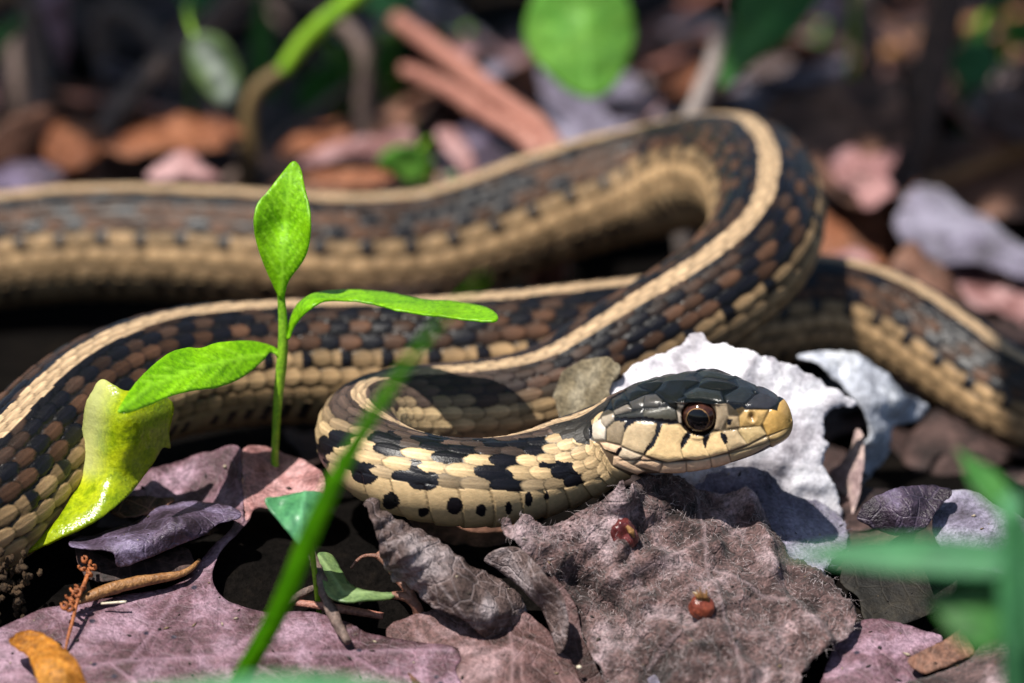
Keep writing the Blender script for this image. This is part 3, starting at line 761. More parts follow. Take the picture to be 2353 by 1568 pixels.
    F = np.stack([i0+j0, i0+(j0+1) % M, i0+M+(j0+1) % M, i0+M+j0], -1).reshape(-1, 4)
    j = np.arange(0, M, 2); cap0 = np.stack([np.full(len(j), n*M), (j+2) % M, (j+1) % M, j], -1)
    e = (n-1)*M; cap1 = np.stack([np.full(len(j), n*M+1), e+j, e+(j+1) % M, e+(j+2) % M], -1)
    F = np.concatenate([F, cap0, cap1])
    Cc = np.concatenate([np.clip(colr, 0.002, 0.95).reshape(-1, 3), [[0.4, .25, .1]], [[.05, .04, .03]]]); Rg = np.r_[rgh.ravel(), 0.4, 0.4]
    # outward winding
    f0 = F[len(F)//3]; fn = np.cross(V[f0[1]]-V[f0[0]], V[f0[2]]-V[f0[0]]); ringi = f0[0]//M
    if fn@(V[f0[0]]-Cn[ringi]) < 0: F = F[:, ::-1]
    m, nn_, out = new_mat('snake_skin')
    ca = attr(nn_, 'col'); ra = attr(nn_, 'rgh'); v = coords(nn_)
    p = N(nn_, 'ShaderNodeBsdfPrincipled'); nn_.links.new(ca.outputs['Color'], p.inputs['Base Color'])
    fz = noise(nn_, v, 60, 3, 0.6); r_ = math_n(nn_, 'ADD', ra.outputs['Fac'], math_n(nn_, 'MULTIPLY', math_n(nn_, 'SUBTRACT', fz, 0.5), 0.35))
    nn_.links.new(r_, p.inputs['Roughness']); nn_.links.new(attr(nn_, 'spc').outputs['Fac'], p.inputs['Specular IOR Level'])
    p.inputs['Subsurface Weight'].default_value = 0.08; p.inputs['Subsurface Radius'].default_value = (1.0, 0.5, 0.3); p.inputs['Subsurface Scale'].default_value = 0.0006
    bm = N(nn_, 'ShaderNodeBump'); bm.inputs['Strength'].default_value = 0.22; bm.inputs['Distance'].default_value = 0.00025
    nn_.links.new(noise(nn_, v, 45, 4, 0.6), bm.inputs['Height']); nn_.links.new(bm.outputs[0], p.inputs['Normal'])
    nn_.links.new(p.outputs[0], out.inputs[0])
    base = np.array([0, 0, 0.0])
    root = empty('snake', base, 'striped brown and black snake coiled on the leaf litter, head raised', 'snake')
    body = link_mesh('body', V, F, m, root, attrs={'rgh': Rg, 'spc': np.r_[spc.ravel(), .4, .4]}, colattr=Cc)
    # ---------------- eyes
    me, n2, o2 = new_mat('eye_surface')
    ea = attr(n2, 'col'); pe = N(n2, 'ShaderNodeBsdfPrincipled'); n2.links.new(ea.outputs['Color'], pe.inputs['Base Color'])
    pe.inputs['Roughness'].default_value = 0.085; pe.inputs['Specular IOR Level'].default_value = 0.5
    n2.links.new(pe.outputs[0], o2.inputs[0])
    ih = np.argmin(np.abs(q+EX)); Tc, Nc, Bc = T[ih], N2[ih], B2[ih]
    for sg in (1, -1):
        c = Cn[ih]+Nc*EZ+Bc*sg*EY
        axd = Bc*sg+Tc*0.10+Nc*0.06; axd /= np.linalg.norm(axd); e1 = np.cross(axd, Nc); e1 /= np.linalg.norm(e1); e2 = np.cross(e1, axd)
        nr, ns = 60, 64; al = np.linspace(0, math.pi*0.62, nr); ph_ = np.linspace(0, 2*math.pi, ns, endpoint=False)
        AA, PH = np.meshgrid(al, ph_, indexing='ij')
        Ve = c+ER*0.985*(np.sin(AA)[..., None]*(np.cos(PH)[..., None]*e1+np.sin(PH)[..., None]*e2)+0.80*np.cos(AA)[..., None]*axd)
        rr2 = np.sin(AA); cc = np.zeros((nr, ns, 3)); nz = fbm(PH*6, AA*5, 3, 4)
        iris = np.array([0.024, 0.009, 0.006])*(1+1.6*nz[..., None]); cc[:] = iris
        cc[(rr2 < 0.68)] = (0.20, 0.11, 0.045); cc[(rr2 < 0.64+0.015*nz)] = (0.003, 0.003, 0.004); cc[(AA > 1.25)] = (0.03, 0.014, 0.010)
        topl = (rr2 > 0.66) & (AA < 1.3) & (((Ve-c)@Nc) > 0.07); cc[topl] *= 2.2
        idx = np.arange(nr*ns).reshape(nr, ns)
        Fe = np.stack([idx[:-1], np.roll(idx, -1, 1)[:-1], np.roll(idx, -1, 1)[1:], idx[1:]], -1).reshape(-1, 4)
        Ve = Ve.reshape(-1, 3)
        if np.cross(Ve[Fe[100, 1]]-Ve[Fe[100, 0]], Ve[Fe[100, 2]]-Ve[Fe[100, 1]])@(Ve[Fe[100, 0]]-c) < 0: Fe = Fe[:, ::-1]
        link_mesh('eye', Ve, Fe, me, root, colattr=cc.reshape(-1, 3))
    # report clearances
    if False:
        pass
    return Cn, Rr, q
SN_C, SN_R, SN_Q = build_snake()

# ------------------------------------------------------------------ leaf litter and plants around the snake
def by(px, py, lift=0.0):
    """depth at which the view through a pixel meets the litter bank that slopes down before the snake"""
    d = ray(np.float64(px), np.float64(py)); k = 0.5
    # CAM+d*t : z = k*y+0.05+lift
    t = (CAM[2]-k*CAM[1]-0.05-lift)/(k*d[1]-d[2])
    return float(CAM[1]+d[1]*t)
def bank(pts, lift=0.0): return [(x, y, by(x, y, l+lift)) for x, y, l in pts]

LAV = dead_mat('withered_lavender', alb(68, 46, 48), alb(112, 82, 92), alb(158, 128, 144), spot=(0.02, 0.016, 0.03), rough=0.5, net=0.10, bump=0.5)
MAU = dead_mat('withered_mauve_brown', alb(66, 44, 40), alb(112, 82, 80), alb(162, 132, 134), rough=0.55, net=0.12, bump=0.6)
PUR = dead_mat('withered_purple', alb(54, 42, 54), alb(88, 72, 92), alb(134, 120, 150), rough=0.42, bump=0.6, spec=0.5, net=0.15)
GRY = dead_mat('felted_grey', alb(56, 40, 38), alb(120, 94, 92), alb(184, 160, 164), rough=0.85, bump=1.0, fine=27, fuzz=0.1, transl=0.05, net=0.0, scale=1.2, grain=1.7)
GRD = dead_mat('felted_dark_grey', alb(86, 78, 92), alb(136, 128, 150), alb(180, 174, 196), rough=0.85, bump=0.8, fine=30, fuzz=0.3, transl=0.05, net=0.0)
CON = dead_mat('withered_taupe', alb(80, 62, 58), alb(130, 108, 104), alb(200, 184, 186), rough=0.6, bump=1.0, net=0.25)
WHT = dead_mat('bleached_leaf', alb(158, 152, 160, 0.8), alb(216, 212, 220, 0.85), alb(246, 244, 250, 0.9), rough=0.6, bump=0.18, transl=0.12, net=0.0, vein_col=(0.36, 0.33, 0.34), grain=0.55)
PNK = dead_mat('withered_pink', alb(118, 78, 76), alb(170, 122, 120), alb(208, 164, 164), rough=0.5, net=0.15)
BRN = dead_mat('withered_brown', alb(62, 42, 34), alb(112, 76, 60), alb(160, 116, 96), rough=0.6)
ORG = dead_mat('withered_orange', alb(80, 46, 28), alb(128, 74, 46), alb(166, 108, 76), rough=0.55)
AMB = dead_mat('withered_amber', alb(120, 70, 18), alb(196, 124, 38), alb(226, 160, 70), rough=0.5, transl=0.3)
DRK = dead_mat('withered_dark', alb(34, 26, 26), alb(62, 46, 44), alb(96, 74, 70), rough=0.65)
MOS = dead_mat('withered_olive_grey', alb(96, 84, 64), alb(138, 124, 98), alb(168, 156, 132), rough=0.85, fuzz=0.3, net=0.0)
GRN = green_mat('leaf_bright_green', alb(120, 186, 8, 1.0), alb(150, 210, 20, 1.0), (1.0, 1.0, 0.5), transl=0.45)
GRN2 = green_mat('leaf_mid_green', alb(100, 166, 60, 0.95), alb(138, 194, 84, 0.95), (0.9, 1.0, 0.6), transl=0.4)
GRN3 = green_mat('leaf_deep_green', alb(44, 100, 32, 0.9), alb(74, 140, 60, 0.9), (0.8, 1.0, 0.5), transl=0.35, rough=0.5)
TEA = green_mat('leaf_blue_green', alb(66, 134, 80, 0.9), alb(104, 172, 122, 0.9), (0.8, 1.0, 0.7), transl=0.3)
PALE = green_mat('leaf_pale_green', alb(122, 160, 96), alb(164, 190, 128), (0.95, 1.0, 0.7), transl=0.35, pale=(0.62, 0.68, 0.6))
POD = green_mat('pod_yellow_green', alb(122, 152, 4, 1.0), alb(186, 196, 30, 1.0), (1, 0.95, 0.4), transl=0.3, rough=0.2, scale=1.3, pale=(0.62, 0.62, 0.26), bump=0.25)
BARK = bark_mat('bark_grey_brown', alb(86, 68, 62), alb(140, 118, 108))
PINE = bark_mat('needle_red_brown', alb(150, 92, 78), alb(200, 140, 122), rough=0.5)
STEMG = green_mat('stem_green', alb(110, 160, 26, 1.0), alb(146, 190, 50, 1.0), (1, 1, 0.6), transl=0.15)
STEMR = bark_mat('stem_reddish', alb(110, 66, 56), alb(164, 120, 98), rough=0.5)
STICK = bark_mat('stick_tan', alb(132, 84, 44), alb(190, 140, 88), rough=0.5)
CATK = bark_mat('catkin_orange', alb(130, 66, 30), alb(196, 116, 62), rough=0.6)

# --- dead leaves in focus under and around the head
gal = tps([(1400, 1640, 0.0), (1500, 1200, 0.0), (1600, 1350, 0)])
def grey_fold(x, y):
    r1 = 0.17*np.exp(-(segdist(x, y, [(1410, 1110), (1420, 1250), (1400, 1330)], False)/26)**2)
    r2 = 0.16*np.exp(-(segdist(x, y, [(1700, 1150), (1760, 1260), (1770, 1360), (1880, 1480)], False)/22)**2)
    r3 = -0.18*np.exp(-(segdist(x, y, [(1330, 1330), (1420, 1400), (1500, 1560)], False)/30)**2)
    r4 = 0.12*np.exp(-(segdist(x, y, [(1440, 1330), (1500, 1290), (1640, 1270)], False)/18)**2)
    r5 = 0.10*np.exp(-(segdist(x, y, [(1620, 1440), (1690, 1500), (1720, 1568)], False)/18)**2)
    return r1+r2+r3+r4+r5+0.014*fbm(x/9, y/9, 77, 4)*2+0.42*(0.12-np.abs(fbm(x/95, y/95, 78, 2)))+0.10*(0.12-np.abs(fbm(x/40, y/40, 79, 2)))
grey_leaf = traced('felted_leaf',
    [(1148, 1200), (1165, 1195), (1180, 1212), (1200, 1190), (1222, 1196), (1250, 1214), (1300, 1196), (1340, 1170), (1385, 1142), (1400, 1115), (1408, 1104), (1414, 1126), (1440, 1112), (1480, 1096), (1520, 1094),
     (1560, 1102), (1590, 1122), (1640, 1128), (1700, 1152), (1750, 1182), (1765, 1205), (1790, 1235), (1812, 1262), (1842, 1292), (1872, 1322), (1902, 1352), (1942, 1402), (1962, 1440), (1935, 1480), (1900, 1502),
     (1850, 1540), (1830, 1580), (1830, 1650), (1410, 1650), (1396, 1590), (1380, 1540), (1355, 1500), (1332, 1440), (1326, 1400), (1310, 1370), (1290, 1340), (1268, 1322), (1240, 1312), (1215, 1290), (1190, 1260), (1165, 1235)],
    [(1150, 1200, -1.0), (1300, 1190, -.88), (1410, 1108, -.66), (1500, 1096, -.22), (1600, 1112, .05), (1700, 1150, .08), (1800, 1250, by(1800, 1250, .12)), (1950, 1430, by(1950, 1430, .12)), (1230, 1280, -1.25), (1330, 1440, -1.5), (1450, 1230, -.85), (1600, 1350, by(1600, 1350, .42)), (1440, 1440, by(1440, 1440, .25)), (1400, 1650, by(1400, 1650, .05)), (1830, 1640, by(1830, 1640, .2)), (1700, 1450, by(1700, 1450, .4))],
    GRY, 'crumpled grey-pink felted dead leaf propping up the snake\'s chin', h=4.5, amp=0.10, scl=120, cr=0.045, jit=8, seed=3, bumpfn=grey_fold, thick=0.02,
    veins=[([(1600, 1130), (1620, 1300), (1690, 1500), (1720, 1640)], 3), ([(1620, 1300), (1800, 1400)], 3), ([(1615, 1250), (1450, 1330)], 3), ([(1650, 1400), (1480, 1520)], 3)])
# matted fibres on the felted leaf
def fuzz(leaf, nh, name='felt_fibres', ln=(0.03, 0.12), seed=5, mat=None):
    r = np.random.default_rng(seed); me = leaf.data; nv = len(me.vertices)
    co = np.zeros(nv*3, np.float32); me.vertices.foreach_get('co', co); co = co.reshape(-1, 3)/U
    no = np.zeros(nv*3, np.float32); me.vertices.foreach_get('normal', no); no = no.reshape(-1, 3).astype(float)
    if np.mean(no@FWD) > 0: no = -no
    i = r.integers(0, nv, nh); P0 = co[i]+r.normal(0, 0.012, (nh, 3)); n0 = no[i]
    d = r.normal(0, 1, (nh, 3)); d -= (d*n0).sum(1)[:, None]*n0*0.75; d /= np.linalg.norm(d, axis=1)[:, None]
    L = r.uniform(*ln, nh)[:, None]; k = np.cross(d, n0); bend = r.normal(0, 0.6, (nh, 1))
    wd = 0.0016; K = 4; rows = []
    P0 = P0+n0*0.012
    for j in range(K+1):
        t = j/K; c = P0+d*L*t+k*bend*L*t*t*0.6+n0*(L*0.16*math.sin(t*math.pi))
        sdv = np.cross(d, n0); w_ = wd*(1-0.7*t)
        rows += [c-sdv*w_, c+sdv*w_]
    V = np.stack(rows, 1).reshape(-1, 3); B = (np.arange(nh)*(2*K+2))[:, None]
    F = np.concatenate([np.concatenate([B+2*j, B+2*j+1, B+2*j+3, B+2*j+2], 1) for j in range(K)])
    m = mat or bark_mat('felt_fibre', alb(176, 158, 158), alb(222, 208, 210), rough=0.8, bump=0.0)
    o = link_mesh(name, V, F, m, leaf); o['kind'] = 'stuff'
    return o
fuzz(grey_leaf, 3200)
dl = traced('felted_leaf',
    [(1590, 1135), (1612, 1105), (1640, 1085), (1690, 1072), (1722, 1075), (1760, 1085), (1786, 1110), (1800, 1132), (1850, 1150), (1890, 1160), (1932, 1190), (1946, 1222), (1940, 1262), (1900, 1300), (1870, 1335), (1790, 1290), (1740, 1230), (1660, 1180)],
    [(1640, 1085, .45), (1760, 1090, .42), (1930, 1200, .35), (1880, 1320, by(1880, 1320, .05)), (1650, 1170, .2), (1780, 1260, by(1780, 1260, .02))],
    GRD, 'dark blue-grey frayed leaf edge between the felted leaf and the bleached leaf', h=5, amp=0.05, scl=70, jit=7, seed=8, cr=0.012)
fuzz(dl, 1500, seed=9, mat=bark_mat('felt_fibre_blue', alb(120, 118, 140), alb(170, 168, 190), rough=0.8, bump=0))
traced('bleached_leaf',
    [(1398, 895), (1420, 870), (1450, 845), (1480, 825), (1530, 806), (1560, 796), (1580, 770), (1605, 767), (1640, 790), (1690, 800), (1740, 810), (1800, 830), (1850, 850), (1892, 880), (1932, 905), (1956, 926), (1950, 942), (1920, 938), (1896, 950), (1887, 970), (1890, 1000), (1896, 1030), (1885, 1052), (1896, 1090), (1915, 1130), (1932, 1182), (1880, 1200), (1800, 1200), (1700, 1180), (1600, 1150), (1500, 1100), (1440, 1020), (1405, 940)],
    [(1400, 895, .95), (1500, 820, 1.15), (1600, 770, 1.35), (1740, 815, 1.2), (1950, 930, 1.5), (1890, 1000, 1.05), (1920, 1170, .85), (1700, 1170, .62), (1500, 1090, .6), (1440, 1000, .75), (1700, 950, .85), (1800, 1050, .75)],
    WHT, 'bleached white dead leaf standing upright behind the snake\'s head', h=6, amp=0.12, scl=150, cr=0.028, jit=9, seed=12, thick=0.012, veins=[([(1560, 1150), (1640, 1000), (1690, 880), (1740, 812)], 4), ([(1640, 1000), (1780, 940), (1940, 925)], 3), ([(1610, 1060), (1760, 1060), (1890, 1080)], 3), ([(1660, 950), (1600, 850), (1590, 775)], 3), ([(1620, 1040), (1520, 960), (1420, 890)], 3)])
WH2 = dead_mat('bleached_blue_grey', alb(140, 142, 152, 0.8), alb(190, 194, 206, 0.8), alb(232, 234, 240, 0.85), rough=0.6, bump=0.3, transl=0.1, net=0.0)
RIM = dead_mat('bleached_rose', alb(130, 104, 104), alb(176, 150, 150), alb(216, 190, 178), rough=0.55, bump=0.3, transl=0.15, net=0.0)
traced('bleached_leaf',
    [(1836, 812), (1900, 804), (1960, 814), (2010, 838), (2042, 868), (2072, 900), (2110, 914), (2134, 932), (2126, 962), (2090, 976), (2062, 986), (2042, 1040), (2012, 1090), (1986, 1122), (1962, 1120), (1966, 1040), (1984, 980), (1966, 925), (1930, 880), (1884, 842)],
    [(1842, 812, 2.6), (1960, 815, 2.9), (2130, 930, 3.3), (2040, 1040, 2.6), (1975, 1120, 2.1), (1975, 1010, 2.3), (1930, 880, 2.5), (2010, 930, 2.45)],
    WH2, 'blue-grey curled leaf behind the bleached white leaf', h=7, amp=0.20, scl=110, cr=0.03, jit=5, seed=15, thick=0.02)
traced('curled_leaf', [(1966, 985), (1984, 1000), (1986, 1050), (1978, 1110), (1968, 1160), (1946, 1208), (1934, 1192), (1916, 1130), (1902, 1086), (1932, 1062), (1958, 1024)],
    [(1975, 990, 1.75), (1986, 1050, 1.5), (1946, 1205, .95), (1905, 1086, 1.75), (1935, 1130, 1.45), (1965, 1080, 1.45)], RIM, 'narrow rose-tan leaf fold between the white and the blue-grey leaf', h=6, amp=0.03, scl=60, jit=2, seed=16)
traced('leaf_fragment', [(1275, 905), (1285, 865), (1310, 842), (1350, 826), (1390, 820), (1420, 834), (1426, 856), (1402, 880), (1390, 925), (1330, 985), (1300, 1000), (1282, 950)],
    [(1350, 826, 1.2), (1420, 840, 1.0), (1280, 900, 1.15), (1300, 990, .85), (1390, 930, .8)], MOS, 'small olive-grey crumbly leaf fragment behind the snake\'s nape', h=5, amp=0.05, scl=40, jit=5, seed=17)

# --- curled cone leaf, purple leaf, curled rim leaf
traced('curled_leaf', [(838, 1150), (862, 1142), (880, 1165), (930, 1200), (985, 1225), (1020, 1250), (1075, 1290), (1130, 1320), (1180, 1350), (1205, 1385), (1214, 1440), (1150, 1485), (1060, 1425), (990, 1395), (960, 1370), (930, 1340), (900, 1330), (880, 1290), (865, 1230), (848, 1180)],
    [(850, 1148, -1.12), (870, 1200, -1.42), (930, 1200, -1.05), (985, 1225, -1.1), (1130, 1320, -1.2), (930, 1262, -1.62), (1060, 1350, -1.75), (880, 1300, -1.35), (960, 1378, -1.4), (1150, 1470, -1.6), (1214, 1425, -1.3), (1150, 1400, -1.7)],
    CON, 'taupe dead leaf rolled into a wrinkled cone beside the green seedling leaf', h=4.5, amp=0.035, scl=60, cr=0.012, jit=2.5, seed=21,
    bumpfn=lambda x, y: 0.02*np.sin((x*0.5+y*0.86)/5.5+3*fbm(x/40, y/40, 2))*sst(1060, 900, x)+0.014*fbm(x/8, y/8, 5)*2,
    veins=[([(870, 1250), (960, 1240), (1000, 1225)], 3), ([(880, 1310), (960, 1310), (1000, 1260)], 2.5), ([(1000, 1330), (1070, 1420)], 3)])
traced('dead_leaf', [(890, 1440), (960, 1410), (1040, 1395), (1120, 1385), (1160, 1377), (1200, 1398), (1250, 1438), (1290, 1484), (1312, 1512), (1332, 1560), (1340, 1650), (1040, 1650), (1030, 1590), (960, 1520), (900, 1480)],
    bank([(890, 1440, .05), (1160, 1378, .16), (1290, 1484, .08), (1340, 1650, .05), (1040, 1650, .06), (1120, 1500, .2), (960, 1500, .02)]),
    MAU, 'mauve-brown dead leaf with dry brown patches under the rolled cone leaf', h=5, amp=0.05, scl=110, cr=0.012, jit=3, seed=24, veins=[([(1160, 1380), (1180, 1500), (1170, 1640)], 4), ([(1175, 1460), (1290, 1500)], 2.5), ([(1178, 1480), (1060, 1530)], 2.5)])
traced('dead_leaf', [(1205, 1292), (1240, 1308), (1270, 1322), (1310, 1368), (1328, 1405), (1334, 1445), (1356, 1500), (1382, 1545), (1400, 1600), (1412, 1650), (1320, 1650), (1305, 1560), (1290, 1500), (1280, 1400), (1240, 1340)],
    [(1205, 1292, -1.28), (1270, 1322, -1.3), (1330, 1440, -1.58), (1400, 1640, -2.05), (1290, 1500, -1.7), (1320, 1640, -2.1), (1250, 1360, -1.35)],
    MAU, 'mauve-brown dead leaf strip between the curled rim and the felted leaf', h=5, amp=0.03, scl=80, jit=3, seed=27)
traced('curled_leaf', [(1112, 1285), (1140, 1262), (1190, 1257), (1226, 1290), (1262, 1330), (1292, 1370), (1304, 1430), (1298, 1482), (1280, 1502), (1268, 1460), (1250, 1412), (1218, 1372), (1180, 1335), (1140, 1305)],
    [(1112, 1285, -1.2), (1190, 1257, -1.25), (1226, 1290, -1.5), (1292, 1370, -1.8), (1304, 1440, -1.9), (1282, 1500, -1.8), (1250, 1412, -1.5), (1180, 1335, -1.25), (1225, 1335, -1.62)],
    CON, 'thin dead leaf rim curling up in front of the felted leaf', h=4.5, amp=0.02, scl=60, jit=2, seed=29)
# --- big lobed oak leaf at the lower left
oak = traced('oak_leaf', [(-60, 1500), (60, 1415), (180, 1388), (300, 1366), (400, 1345), (448, 1305), (480, 1262), (528, 1218), (548, 1180), (572, 1190), (548, 1222), (512, 1260), (492, 1300), (490, 1340), (516, 1378), (560, 1396), (620, 1405), (680, 1402), (740, 1410), (800, 1430), (850, 1455), (950, 1475), (1052, 1490), (1062, 1512), (1046, 1542), (1072, 1600), (1060, 1670), (-60, 1670)],
    bank([(-60, 1500, .2), (180, 1390, .1), (400, 1345, .02), (548, 1185, .0), (490, 1320, .05), (560, 1396, .10), (800, 1430, .10), (1050, 1490, .13), (300, 1520, .28), (700, 1520, .25), (1060, 1660, .15), (-60, 1660, .2), (450, 1660, .25)]),
    LAV, 'broad lobed lavender oak leaf lying flat, deep round notch in its edge', h=6, amp=0.05, scl=160, cr=0.006, jit=1.5, seed=33,
    veins=[([(-40, 1560), (300, 1520), (700, 1500), (1040, 1495)], 5), ([(300, 1520), (420, 1350)], 3.5), ([(520, 1510), (640, 1405)], 3), ([(700, 1500), (820, 1440)], 3), ([(250, 1525), (420, 1650)], 3), ([(560, 1508), (760, 1640)], 3), ([(120, 1540), (200, 1400)], 3), ([(800, 1500), (960, 1600)], 3)])
# --- rolled purple leaf and its neighbours
traced('rolled_leaf', [(158, 1246), (175, 1232), (220, 1226), (300, 1200), (350, 1170), (400, 1157), (450, 1150), (510, 1158), (552, 1174), (546, 1190), (502, 1202), (472, 1226), (400, 1256), (330, 1286), (272, 1302), (262, 1272), (235, 1260), (190, 1258)],
    bank([(158, 1246, .45), (220, 1226, .22), (300, 1200, .12), (400, 1157, .12), (450, 1150, .15), (552, 1178, .35), (502, 1202, .38), (470, 1226, .42), (400, 1256, .42), (272, 1300, .45), (330, 1245, .68), (430, 1200, .66), (240, 1250, .62), (300, 1222, .55), (390, 1180, .52)]),
    PUR, 'purple glossy dead leaf rolled into a tube on the oak leaf', h=4.5, amp=0.025, scl=50, cr=0.006, jit=2, seed=37)
traced('rolled_leaf', [(172, 1252), (205, 1262), (265, 1285), (340, 1285), (420, 1258), (442, 1280), (438, 1312), (330, 1325), (220, 1335), (182, 1300)],
    bank([(172, 1252, .15), (420, 1258, .1), (440, 1310, .12), (220, 1330, .12), (320, 1300, .2)]), DRK, 'dark leaf layer tucked under the rolled purple leaf', h=6, amp=0.02, seed=38)
traced('dead_leaf', [(285, 1120), (340, 1085), (400, 1060), (480, 1040), (550, 1028), (558, 1100), (562, 1195), (548, 1205), (480, 1165), (400, 1165), (330, 1175)],
    [(300, 1120, .6), (480, 1040, .9), (550, 1028, .8), (562, 1190, .0), (400, 1160, .4), (330, 1175, .35), (470, 1110, .65)], LAV, 'dark mauve upright dead leaf behind the rolled leaf', h=6, amp=0.06, scl=80, cr=0.02, jit=3, seed=41)
traced('dead_leaf', [(558, 1035), (600, 1024), (660, 1045), (722, 1070), (748, 1100), (742, 1150), (712, 1190), (640, 1175), (590, 1165), (566, 1195), (558, 1100)],
    [(558, 1035, .8), (660, 1045, 1.1), (748, 1100, .35), (712, 1190, -.05), (570, 1190, -.02), (640, 1110, .55)], PNK, 'rose brown dead leaf behind the seedling stem', h=6, amp=0.05, scl=70, jit=3, seed=43)
traced('dead_leaf', [(250, 1160), (290, 1145), (350, 1140), (400, 1150), (360, 1172), (300, 1190), (260, 1180)], [(250, 1160, .0), (350, 1140, .1), (400, 1150, .1), (300, 1190, -.2)], BRN, 'little red-brown leaf scrap above the rolled leaf', h=6, amp=0.04, scl=30, seed=44)
# --- right side, lower
traced('dead_leaf', [(1930, 1450), (2000, 1420), (2070, 1430), (2130, 1450), (2165, 1470), (2120, 1540), (2110, 1650), (1860, 1650), (1880, 1580), (1905, 1510)],
    bank([(1930, 1450, .03), (2130, 1450, .08), (2100, 1640, .05), (1870, 1640, .05), (2000, 1540, .15)]), LAV, 'mauve dead leaf lying right of the felted leaf', h=6, amp=0.05, scl=90, jit=3, seed=47)
traced('dead_leaf', [(2085, 1516), (2150, 1480), (2196, 1452), (2212, 1434), (2226, 1470), (2238, 1500), (2200, 1520), (2160, 1536), (2120, 1545)], bank([(2085, 1516, .3), (2212, 1434, .35), (2238, 1500, .3), (2120, 1545, .25)]), BRN, 'dark brown pointed leaf scrap beside the pale curved leaf', h=5, amp=0.03, scl=40, jit=3, seed=49)
traced('curled_leaf', [(2070, 1580), (2140, 1552), (2220, 1520), (2252, 1480), (2292, 1458), (2340, 1454), (2420, 1470), (2420, 1660), (2060, 1660)],
    bank([(2070, 1580, .3), (2220, 1520, .3), (2292, 1458, .3), (2420, 1470, .4), (2420, 1650, .4), (2060, 1650, .4), (2270, 1560, .65), (2350, 1520, .65)]), GRY, 'pale lilac-grey leaf arching up beside the brown leaf scrap', h=6, amp=0.03, scl=70, jit=2, seed=51)
traced('dead_leaf', [(1972, 1190), (2000, 1150), (2060, 1126), (2130, 1120), (2185, 1132), (2162, 1165), (2142, 1182), (2120, 1216), (2060, 1228), (2015, 1216)], bank([(1972, 1190, .25), (2130, 1120, .3), (2060, 1228, .15), (2185, 1140, .3), (2080, 1170, .45)]), PUR, 'violet wavy dead leaf right of the bleached leaf', h=6, amp=0.09, scl=90, cr=0.015, jit=4, seed=53)
traced('dead_leaf', [(2150, 1150), (2230, 1120), (2300, 1165), (2360, 1200), (2430, 1230), (2430, 1330), (2330, 1320), (2230, 1300), (2150, 1240)], bank([(2150, 1150, .1), (2300, 1150, .15), (2430, 1250, .2), (2300, 1320, .1), (2150, 1240, .1), (2290, 1240, .25)]), GRD, 'slate-grey dead leaf under the green plant at the right', h=7, amp=0.08, scl=70, seed=55)
traced('dead_leaf', [(1955, 1270), (2030, 1255), (2060, 1290), (2140, 1280), (2200, 1340), (2150, 1400), (2060, 1440), (1990, 1430), (1970, 1370), (1930, 1330)], bank([(1960, 1290, .0), (2130, 1290, -.05), (2100, 1420, -.05), (1960, 1370, .0)]), dead_mat('withered_shade_black', alb(20, 18, 14), alb(34, 30, 24), alb(54, 48, 38), rough=0.7), 'dead leaf with shade put into its dark colour right of the felted leaf', h=8, amp=0.06, scl=70, seed=57)  # shade of this spot is put into the leaf's near-black colour
traced('dead_leaf', [(2090, 560), (2130, 590), (2200, 650), (2260, 760), (2180, 760), (2080, 690), (2040, 620)], [(2090, 560, 7.5), (2250, 750, 6.6), (2050, 640, 7)], BRN, 'brown dead leaf behind the thin tail end', h=9, amp=0.1, scl=80, seed=58)
traced('dead_leaf', [(20, 1470), (75, 1450), (122, 1470), (162, 1502), (190, 1545), (202, 1620), (110, 1640), (88, 1565), (65, 1512)], bank([(20, 1470, .55), (122, 1470, .75), (200, 1610, .6), (90, 1600, .6), (120, 1540, .85)]), AMB, 'amber dried leaf curling up at the edge of the oak leaf', h=6, amp=0.04, scl=50, jit=4, seed=60)
traced('curled_husk', [(235, 872), (262, 885), (290, 899), (330, 897), (372, 906), (396, 930), (392, 962), (385, 1000), (388, 1030), (370, 1026), (350, 1060), (330, 1090), (290, 1140), (230, 1190), (150, 1230), (90, 1258), (52, 1274), (75, 1250), (110, 1220), (150, 1170), (178, 1120), (190, 1050), (192, 990), (200, 930), (215, 900)],
    [(235, 873, .15), (300, 900, .0), (395, 935, .22), (385, 1020, .2), (195, 1000, .15), (290, 950, -.28), (290, 1040, -.30), (185, 1110, -.12), (330, 1090, -.08), (230, 1130, -.42), (150, 1200, -.62), (55, 1272, -.72)],
    POD, 'yellow-green fleshy curled husk leaning on the thick coil', 'husk', h=5, amp=0.018, scl=40, jit=1.5, seed=62, thick=0.045, bumpfn=lambda x, y: 0.005*fbm(x/7, y/7, 3),
    extra={'pale': lambda x, y: np.clip(sst(60, 0, segdist(x, y, [(232, 880), (212, 930), (204, 1000), (200, 1060)], False))*0.8, 0, 1)})

